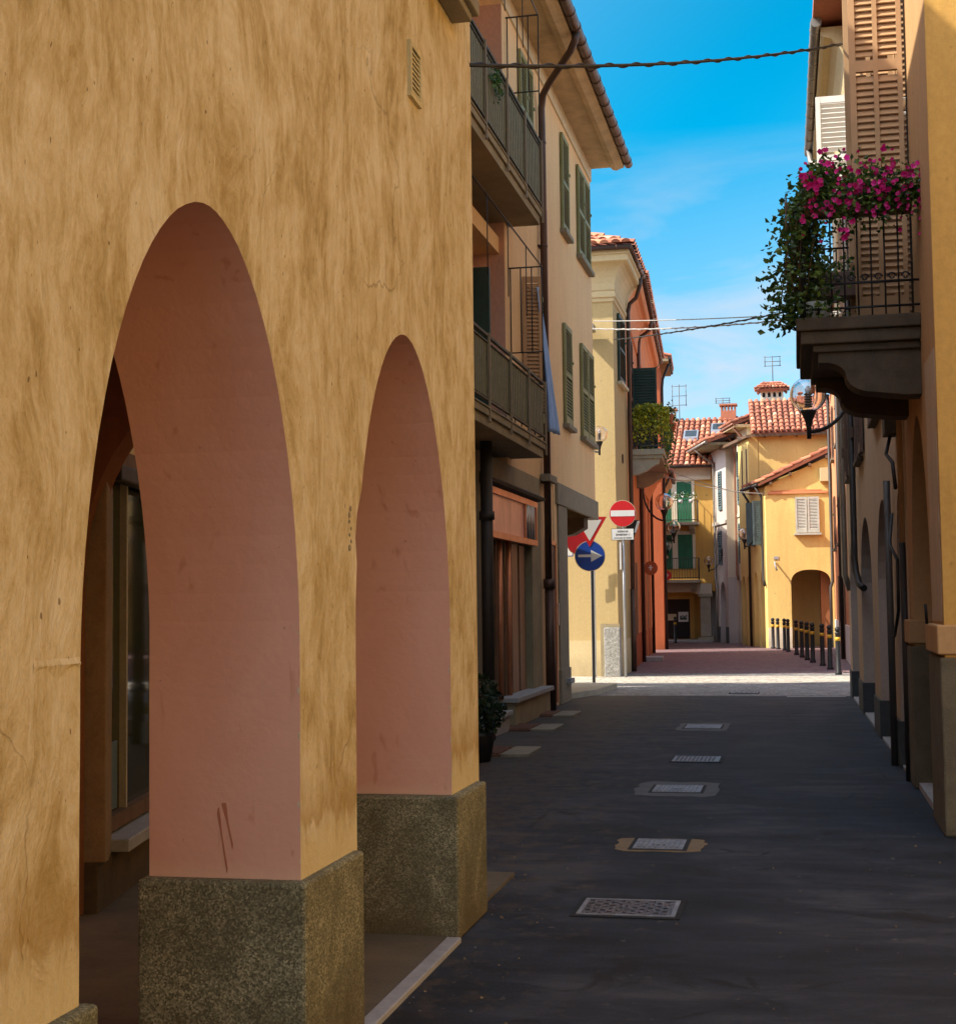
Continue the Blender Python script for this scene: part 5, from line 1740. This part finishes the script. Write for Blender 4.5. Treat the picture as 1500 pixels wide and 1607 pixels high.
# ------------------------------------------------------------------ street lamps
def lamp(pos, wall_pt, r, label, kind='arm', up=0.0):
    """globe on a swan arm bracketed to a wall"""
    g = Vector(pos)
    wp = Vector(wall_pt)
    o = root("street_lamp", wp, label, "street lamp", "globe street lamps on the house fronts")
    zb = -r * 1.02
    # arm sags from the cup and rises to the wall plate
    c0 = g + Vector((0, 0, zb - .26 * r / .25))
    pts = [c0]
    n = 12
    for k in range(1, n + 1):
        t = k / n
        p = c0.lerp(Vector((wp.x, wp.y, c0.z)), math.sin(t * math.pi / 2))
        p.z = c0.z + (wp.z - c0.z) * (1 - math.cos(t * math.pi / 2))
        pts.append(p)
    MB().tube(pts, .028 * r / .25, 8).build("arm", 'iron', o, wp)
    dv = Vector((wp.x - g.x, wp.y - g.y, 0)).normalized()
    mb = MB().tube([wp - Vector((0, 0, .16)), wp + Vector((0, 0, .12))], .035, 8)
    mb.build("wall_plate", 'iron', o, wp)
    k = r / .25
    MB().lathe(g, [(.03 * k, zb - .36 * k), (.035 * k, zb - .2 * k), (.05 * k, zb - .12 * k), (.10 * k, zb - .0 * k), (.11 * k, zb + .035 * k), (.06 * k, zb + .05 * k)], 14).build("cup", 'iron', o, wp)
    prof = [(r * math.sin(math.pi * (j + 1.3) / 22), -r * math.cos(math.pi * (j + 1.3) / 22)) for j in range(20)] + [(.004, r)]
    prin = [(max(.002, a * .93), b * .93) for a, b in reversed(prof)]
    m2 = MB()
    c = g
    full = prof + prin
    N = 24
    V = [c + Vector((a * math.cos(2 * math.pi * j / N), a * math.sin(2 * math.pi * j / N), b)) for a, b in full for j in range(N)]
    L = len(full)
    F = [(i * N + j, i * N + (j + 1) % N, ((i + 1) % L) * N + (j + 1) % N, ((i + 1) % L) * N + j) for i in range(L) for j in range(N)]
    m2.add(V, F, 0, True)
    m2.build("globe", 'globe', o, wp)
    mb = MB()
    for q in range(6):
        mb.lathe(g + Vector((0, 0, zb + .08 * k + q * .035 * k)), [(.055 * k, 0), (.06 * k, .012 * k), (.05 * k, .02 * k), (.035 * k, .03 * k)], 12)
    mb.lathe(g + Vector((0, 0, zb + .29 * k)), [(.035 * k, 0), (.045 * k, .04 * k), (.02 * k, .09 * k)], 10, 1)
    mb.build("bulb", ['zinc', 'lens'], o, wp)
    return o


lamp((.24, 22.0, 4.62), (.88, 22.3, 4.86), .265, "large clear globe lamp on a swan arm beneath the flowered balcony at right")
lamp((-3.55, 41.0, 4.38), tuple(F4(6.4, .06, 4.75)), .25, "pinkish globe lamp, larger and nearer of the two on the orange houses")
lamp((-4.26, 53.0, 4.28), tuple(F4b(.9, .06, 4.6)), .235, "smaller pinkish globe lamp hanging before the far green blind")
lamp((-4.90, 57.5, 3.78), tuple(F4b(4.3, .06, 3.95)), .20, "small clear globe lamp at the far left beside the gold house")
lamp((-1.73, 52.0, 3.93), tuple(F6(.95, .05, 4.25)), .215, "globe lamp on the yellow house's shaded street side")
lamp((-3.25, 56.6, 3.14), tuple(F9(.8, .05, 3.5)), .175, "smallest globe lamp, on the mauve house front")
# lamp on the cream corner
lamp((-4.06, 31.2, 5.22), (-4.30, 31.45, 5.0), .185, "small clear globe lamp before the sunlit cream corner house")

# ------------------------------------------------------------------ signs
def disc_sign(mb, c, nrm, r, m, rim):
    mb.disc(c, nrm, r, -.012, 36, rim)
    mb.disc(Vector(c) + Vector(nrm).normalized() * .001, nrm, r * .955, .003, 36, m)


SN = (.12, -1, 0)
snv = Vector(SN).normalized()
FSN = Fr((0, 0), (snv.y * -1, snv.x), 1)


def face_fr(c, nrm):
    """frame in the plane of a sign: u to the viewer's right, d towards the viewer"""
    n = Vector(nrm).normalized()
    f = Fr((c[0], c[1]), (-n.y, n.x), 1)
    return f


px, py = -3.84, 28.1
s1 = root("sign_post", (px, py, 0), "grey post with a blue right arrow disc below a give way triangle", "road sign")
MB().tube([(px, py, 0), (px, py, 3.42)], .03, 10).build("post", 'darkpost', s1, (px, py, 0))
c = Vector((px - .03, py - .05, 2.50))
nrm = Vector((.13, -1, 0)).normalized()
ff = face_fr(c, nrm)
mb = MB()
disc_sign(mb, c, nrm, .295, 0, 1)
mb.build("blue_disc", ['blue', 'signgrey'], s1, (px, py, 0))
ar = [(-.225, -.022), (.02, -.022), (.02, -.115), (.235, 0), (.02, .115), (.02, .028), (-.225, .028)]
MB().prism(ff, [(u, z + c.z) for u, z in ar], .005, .008).build("arrow", 'signwhite', s1, (px, py, 0))
ct = c + Vector((0, 0, .56))
fft = face_fr(ct + nrm * .01, nrm)


def tri(s, zo=0):
    return [(-s, ct.z + s * .577 + zo), (0, ct.z - s * 1.155 + zo), (s, ct.z + s * .577 + zo)]


mb = MB().prism(fft, tri(.335), -.012, 0)
mb.build("triangle", 'signred', s1, (px, py, 0))
MB().prism(fft, tri(.235, .0), .001, .003).build("triangle_field", 'signwhite', s1, (px, py, 0))

# white pole with a red disc seen behind
px, py = -4.27, 31.35
s2 = root("sign_post", (px, py, 0), "pale galvanised post with a plain red disc partly hidden behind the blue arrow sign", "road sign")
MB().tube([(px, py, 0), (px, py, 7.5)], .05, 12).build("post", 'whitepaint', s2, (px, py, 0))
MB().box(WORLD, px - .25, px + .12, py - .1, py + .25, 7.5, 7.64).build("wire_bracket", 'zinc', s2, (px, py, 0))
c = Vector((px - .27, py - .08, 2.92))
nrm = Vector((.55, -1, 0)).normalized()
mb = MB()
disc_sign(mb, c, nrm, .30, 0, 1)
mb.build("red_disc", ['signred', 'signgrey'], s2, (px, py, 0))
ff = face_fr(c - Vector((.0, 0, 0)), Vector((.1, -1, 0)))
MB().box(ff, -.42, -.2, -.06, -.045, c.z + .10, c.z + .36).build("white_plate", 'signwhite', s2, (px, py, 0))
pl = MB().box(ff, -.38, -.14, -.10, -.085, c.z - .32, c.z - .06).build("small_plate", 'blue', s2, (px, py, 0))
MB().box(ff, -.36, -.16, -.084, -.082, c.z - .30, c.z - .08).build("plate_field", 'signwhite', pl, (px, py, 0))

# no entry sign
px, py = -3.60, 31.35
s3 = root("no_entry_sign", (px, py, 0), "red no entry disc over a small white lettered plate on a steel post", "road sign")
MB().tube([(px, py, 0), (px, py, 3.78)], .03, 10).build("post", 'galv', s3, (px, py, 0))
c = Vector((px - .0, py - .05, 3.50))
nrm = Vector((.13, -1, 0)).normalized()
ff = face_fr(c, nrm)
mb = MB()
disc_sign(mb, c, nrm, .29, 0, 1)
mb.build("red_disc", ['signred', 'signgrey'], s3, (px, py, 0))
MB().box(ff, -.255, .255, .005, .008, 3.50 - .058, 3.50 + .068).build("white_bar", 'signwhite', s3, (px, py, 0))
plate = MB().box(ff, -.245, .235, -.012, .0, 2.93, 3.18).build("plate", 'dgreen', s3, (px, py, 0))
MB().box(ff, -.235, .225, .001, .003, 2.94, 3.17).build("plate_field", 'signwhite', plate, (px, py, 0))


def mirror_text(txt, z, size, parent, base):
    """lettering as it stands on the plate (reads right to left in this view)"""
    cu = bpy.data.curves.new("lettering", 'FONT')
    cu.body = txt
    cu.size = size
    cu.align_x = 'CENTER'
    cu.extrude = .001
    tmp = bpy.data.objects.new("lettering", cu)
    COL.objects.link(tmp)
    dg = bpy.context.evaluated_depsgraph_get()
    me = bpy.data.meshes.new_from_object(tmp.evaluated_get(dg))
    COL.objects.unlink(tmp)
    bpy.data.objects.remove(tmp)
    b = Vector(base)
    for v in me.vertices:
        u, zz, d = -v.co.x, v.co.y, v.co.z
        v.co = ff(u - .005, .0045 + d, z + zz) - b
    me.name = "lettering"
    me.materials.clear()
    me.materials.append(M['iron'])
    o = bpy.data.objects.new("lettering", me)
    COL.objects.link(o)
    o.parent = parent
    return o


mirror_text("eccetto", 3.10, .075, plate, (px, py, 0))
mirror_text("i residenti", 3.03, .075, plate, (px, py, 0))
mirror_text("mezzi di soccorso", 2.965, .052, plate, (px, py, 0))
mb = MB().prism(ff, [(.02, 3.36), (.36, 3.36), (.19, 2.82)], -.10, -.085)
mb.build("sign_back", 'iron', s3, (px, py, 0))
MB().prism(ff, [(.31, 3.34), (.37, 3.34), (.28, 3.08), (.24, 3.1)], -.08, -.07).build("sign_edge", 'signwhite', s3, (px, py, 0))
MB().box(ff, -.075, -.045, -.1, .08, 2.30, 2.88).build("side_plate", 'signwhite', s3, (px, py, 0))

# round shop signs on the orange houses
for (fr, u, z, r, lb) in ((F4, 5.75, 2.52, .19, "brown red round wall sign with white marks on the orange house"), (F4b, .9, 2.55, .17, "small bright red round wall sign beyond the brown one")):
    o = root("hanging_sign", tuple(fr(u, .3, z)), lb, "shop sign", "round signs on the orange houses")
    base = tuple(fr(u, .3, z))
    mb = MB()
    mb.tube([fr(u, 0, z + .12), fr(u, .34, z + .12)], .012, 6)
    mb.build("bracket", 'signwhite', o, base)
    cc = fr(u, .26, z)
    mb = MB().disc(cc, (0, -1, 0), r, .02, 24)
    mb.build("disc", 'rust' if r > .18 else 'signred', o, base)
    g = Fr((cc.x, cc.y - .021), (1, 0))
    MB().box(g, -.02, .02, 0, .004, z - .06, z + .08).box(g, -.06, .06, .0005, .0045, z - .0, z + .03).build("mark", 'signwhite', o, base)

# ------------------------------------------------------------------ cables
def cable(name, a, b, sag, r, mat, label, twist=False):
    a, b = Vector(a), Vector(b)
    pts = []
    n = 28
    for k in range(n + 1):
        t = k / n
        p = a.lerp(b, t)
        p.z -= sag * 4 * t * (1 - t)
        pts.append(p)
    mb = MB().tube(pts, r, 6)
    if twist:
        q = []
        for k in range(n * 8 + 1):
            t = k / (n * 8)
            p = a.lerp(b, t)
            p.z -= sag * 4 * t * (1 - t)
            an = t * 120
            q.append(p + Vector((0, math.cos(an), math.sin(an))) * r * 1.2)
        mb.tube(q, r * .55, 5)
    o = mb.build(name, mat, base=tuple(a))
    return tag(o, label, "cable", "cables across the street")


cable("cable", (-1.665, 7.6, 4.52), (.94, 14.2, 6.98), .10, .011, 'wire', "thick black twisted cable crossing the sky near the top", True)
cable("cable", (-4.22, 31.1, 7.50), (.86, 24.0, 6.2), .10, .013, 'wirew', "pale bundled cable from the cream corner across the street, lower strand", True)
cable("cable", (-4.10, 31.0, 7.64), (.86, 24.3, 6.28), .04, .011, 'wirew', "pale cable just above the thicker pale bundle")
cable("cable", (-3.78, 31.75, 7.35), (.9, 17.5, 5.15), .06, .012, 'wire', "black cable rising rightwards to the ivy balcony", True)
cable("cable", tuple(F4c(.5, 0, 5.9)), (-.95, 50.25, 5.2), .12, .014, 'wirew', "far pale cable before the gold house, lower of two")
cable("cable", tuple(F4c(2.0, 0, 6.3)), tuple(F6(1.9, 0, 5.3)), .10, .012, 'wirew', "far pale cable before the gold house, upper of two")

# ------------------------------------------------------------------ antennas
def antenna(x, y, z, h, label):
    mb = MB().tube([(x, y, z), (x, y, z + h)], .018, 6)
    for s in (-.28, .28):
        mb.tube([(x + s, y, z + h * .62), (x + s, y, z + h)], .014, 5)
    for zz in (.64, .80, .97):
        mb.tube([(x - .32, y, z + h * zz), (x + .32, y, z + h * zz)], .012, 5)
    for s in (-.28, .28):
        for zz in (.70, .88):
            mb.tube([(x + s, y - .12, z + h * zz), (x + s, y + .12, z + h * zz)], .010, 5)
    o = mb.build("television_antenna", 'darkpost', base=(x, y, z))
    return tag(o, label, "antenna", "television antennas on the roofs")


antenna(-.68, 56.8, 9.9, 1.05, "thin grid antenna on the turret chimney of the tiled house")
antenna(-4.55, 60.8, 8.2, 2.4, "grid antenna against the sky beside the rust house")
antenna(-2.85, 62.5, 9.6, .6, "short antenna on the gold house's brick chimney")

# ------------------------------------------------------------------ plants
# potted shrub by the near left corner
random.seed(21)
sh = root("potted_shrub", (-3.22, 14.7, 0), "dark leafy shrub in a black pot just past the arcade corner", "shrub")
base = (-3.22, 14.7, 0)
MB().lathe(base, [(.14, 0), (.19, .26), (.2, .3), (.17, .3)], 16).build("pot", 'iron', sh, base)
mb = MB()
for k in range(9):
    a = random.uniform(0, 6.28)
    mb.tube([(base[0], base[1], .28), (base[0] + .08 * math.cos(a), base[1] + .08 * math.sin(a), .55), (base[0] + .2 * math.cos(a), base[1] + .2 * math.sin(a), .82)], .008, 5)
mb.build("stem", 'wood', sh, base)


def bush_s():
    while True:
        p = Vector((random.uniform(-1, 1), random.uniform(-1, 1), random.uniform(-1, 1)))
        if .25 < p.length < 1:
            return (base[0] + p.x * .31, base[1] + p.y * .31, .56 + p.z * .36)


MB().leaves(bush_s, 620, .075).build("foliage", 'bush', sh, base)

# flower box: petunias on the near end of the right balcony
pb = (.5, 11.36, 4.66)
pt = root("petunia_box", pb, "magenta petunias spilling from a box on the right balcony railing", "flowers")
MB().box(WORLD, .14, .92, 11.28, 11.43, 4.52, 4.68).build("planter", 'wood', pt, pb, .01)


def pet_s():
    x = random.uniform(.10, 1.0)
    e = math.sin((x - .05) / .95 * math.pi) ** .4
    return (x, random.gauss(11.24, .07), 4.68 + random.gauss(0.0, .12) * e - .05 * random.random())


MB().leaves(pet_s, 1700, .046).build("foliage", 'ivy', pt, pb)
mb = MB()
random.seed(5)
for k in range(190):
    x = random.uniform(.11, 1.02)
    z = 4.70 + random.gauss(0, .15) - (.22 * random.random() if random.random() < .12 else 0)
    z = max(4.30, min(4.97, z))
    c = Vector((x, 11.14 - random.random() * .10 + abs(z - 4.7) * .2, z))
    n = Vector((random.gauss(-.1, .45), -1, random.gauss(.1, .4))).normalized()
    a = n.cross(Vector((0, 0, 1))).normalized()
    b = n.cross(a)
    s = random.uniform(.012, .030)
    V = [c - n * s * .9]
    for j in range(10):
        an = 2 * math.pi * j / 10
        rr = s * (1.0 if j % 2 == 0 else .80)
        V.append(c + (a * math.cos(an) + b * math.sin(an)) * rr + n * .003)
    mb.add(V, [(0, 1 + j, 1 + (j + 1) % 10) for j in range(10)], 0, False, random.random())
mb.build("blossom", 'petal', pt, pb)

ivb = (.08, 11.5, 4.0)
iv = root("ivy_plant", ivb, "dark trailing ivy covering the outer corner of the right balcony", "ivy")
random.seed(9)


def ivy_s():
    while True:
        t = random.random()
        z = 3.74 + t * 1.20
        w = .17 + .12 * math.sin(t * 5.0 + .6) * .4
        ctr = .13 - .09 * (1 - t) + (0.10 if t > .85 else 0)
        x = random.gauss(ctr, w * .62)
        y = 11.5 + random.gauss(0, .16) + random.uniform(0, .4) * (x < .2)
        if -.24 < x < .45 and (x > -.02 or random.random() < .62):
            return (x, y, z)


MB().leaves(ivy_s, 3000, .054).build("foliage", 'ivy', iv, ivb)


def ivy_t():
    t = random.random()
    return (.14 + t * .34, 11.42 + random.gauss(0, .06), 4.9 - .75 * abs(random.gauss(0, .5)) * (1 - t * .3))


MB().leaves(ivy_t, 420, .042).build("leaves", 'ivy', iv, ivb)
mb = MB()
for k in range(16):
    x = random.uniform(-.05, .2)
    y = 11.45 + random.uniform(-.08, .15)
    mb.tube([(x, y, 4.72), (x + random.uniform(-.08, .08), y - .02, 4.4), (x + random.uniform(-.1, .05), y - .02, 3.95)], .003, 5)
mb.build("stem", 'wood', iv, ivb)
wb = (.36, 13.0, 4.3)
wbx = root("window_box", wb, "brown box of trailing green plants on the balcony's far railing", "planter")
MB().box(WORLD, .16, .62, 12.92, 13.12, 4.22, 4.44).build("planter", 'brownsh', wbx, wb, .01)
MB().leaves(lambda: (random.uniform(.12, .66), 13.0 + random.gauss(0, .09), 4.46 + random.gauss(0, .07)), 260, .05).leaves(
    lambda: (random.uniform(.12, .66), 12.9 + random.gauss(0, .06), 4.1 - abs(random.gauss(0, .15))), 120, .045).build("foliage", 'ivy', wbx, wb)
mb = MB().lathe((.22, 11.62, 3.76), [(.08, 0), (.11, .12), (.115, .15), (.09, .15)], 14)
tag(mb.build("plant_pot", 'whitepaint', base=(.22, 11.62, 3.76)), "white bowl pot standing on the flowered balcony floor", "pot")

# vine on the orange balcony
random.seed(13)
vb = tuple(F4(1.0, .6, 5.3))
vn = root("hanging_vine", vb, "yellow green vine tumbling over the orange house's balcony railing", "vine")


def vine_s():
    d = random.uniform(.12, .98)
    z = 6.28 - abs(random.gauss(0, .36)) - (.0 if .2 < d < .8 else .08)
    return F4(.28 + random.gauss(0, .10) + (random.uniform(0, 3.4) if random.random() < .3 else 0), d, max(4.98, z))


MB().leaves(vine_s, 1500, .085, 0, .8).build("foliage", 'vine', vn, vb)
MB().leaves(lambda: F4(.5 + random.random() * 3, .8 + random.gauss(.05, .08), 5.95 - abs(random.gauss(0, .4))), 500, .085, 0, .8).build("leaves", 'fern', vn, vb)
for k, (u, d, lb) in enumerate(((1.6, .93, "terracotta pot of greenery hung outside the orange balcony's railing"), (3.4, .95, "second terracotta pot farther along the orange balcony's railing"))):
    c = F4(u, d, 5.95)
    o = root("hanging_pot", tuple(c), lb, "flower pot", "pots on the orange balcony railing")
    MB().lathe(tuple(c), [(.08, 0), (.13, .2), (.14, .24), (.11, .24)], 12).build("pot", 'terracotta', o, tuple(c))
    MB().leaves(lambda: c + Vector((random.gauss(0, .10), random.gauss(0, .10), .3 + abs(random.gauss(0, .09)))), 110, .07).build("foliage", 'fern', o, tuple(c))
# flowers on the gold house's upper balcony
c = (-4.25, 57.75, 5.55)
o = root("balcony_flowers", c, "pots of white flowers and greenery on the gold house's upper balcony", "flowers")
for x in (-.45, -.1, .3):
    MB().lathe((c[0] + x, c[1], 5.46), [(.07, 0), (.1, .12), (.08, .13)], 10).build("pot", 'signwhite', o, c)
MB().leaves(lambda: (c[0] + random.gauss(-.05, .28), c[1] + random.gauss(0, .07), 5.66 + abs(random.gauss(0, .10))), 150, .08).build("foliage", 'fern', o, c)
MB().leaves(lambda: (c[0] + random.gauss(-.1, .22), c[1] - .05 + random.gauss(0, .05), 5.66 + abs(random.gauss(0, .09))), 50, .07).build("blossom", 'signwhite', o, c)

# small plant seen on the upper near balcony
c = (-3.24, 16.1, 7.55)
o = root("balcony_plant", c, "tuft of green showing at the upper balcony's screen", "plant")
MB().leaves(lambda: (c[0] + .04 + random.gauss(0, .02), c[1] + random.gauss(0, .12), c[2] + random.gauss(0, .08)), 90, .06).build("foliage", 'fern', o, c)

# blue cloth hanging from the open window
mb = MB()
rows, cols_ = 26, 9
V = []
for i in range(rows + 1):
    t = i / rows
    z = 6.05 - t * 1.98
    wd = .10 + .42 * t ** 1.2
    u0 = 20.12 + .55 * t
    for j in range(cols_ + 1):
        s = j / cols_
        V.append(FL2(u0 + s * wd * 1.6, 0.24 + .06 * t + .03 * math.sin(s * 13 + t * 3) * (0.3 + t), z + .03 * s))
F = [(i * (cols_ + 1) + j, i * (cols_ + 1) + j + 1, (i + 1) * (cols_ + 1) + j + 1, (i + 1) * (cols_ + 1) + j) for i in range(rows) for j in range(cols_)]
mb.add(V, F, 0, True)
ob = mb.build("hanging_cloth", 'cloth', base=(-3.6, 21, 4.2))
so = ob.modifiers.new("thickness", 'SOLIDIFY')
so.thickness = .006
tag(ob, "long blue cloth hanging out of the open shuttered window", "cloth")
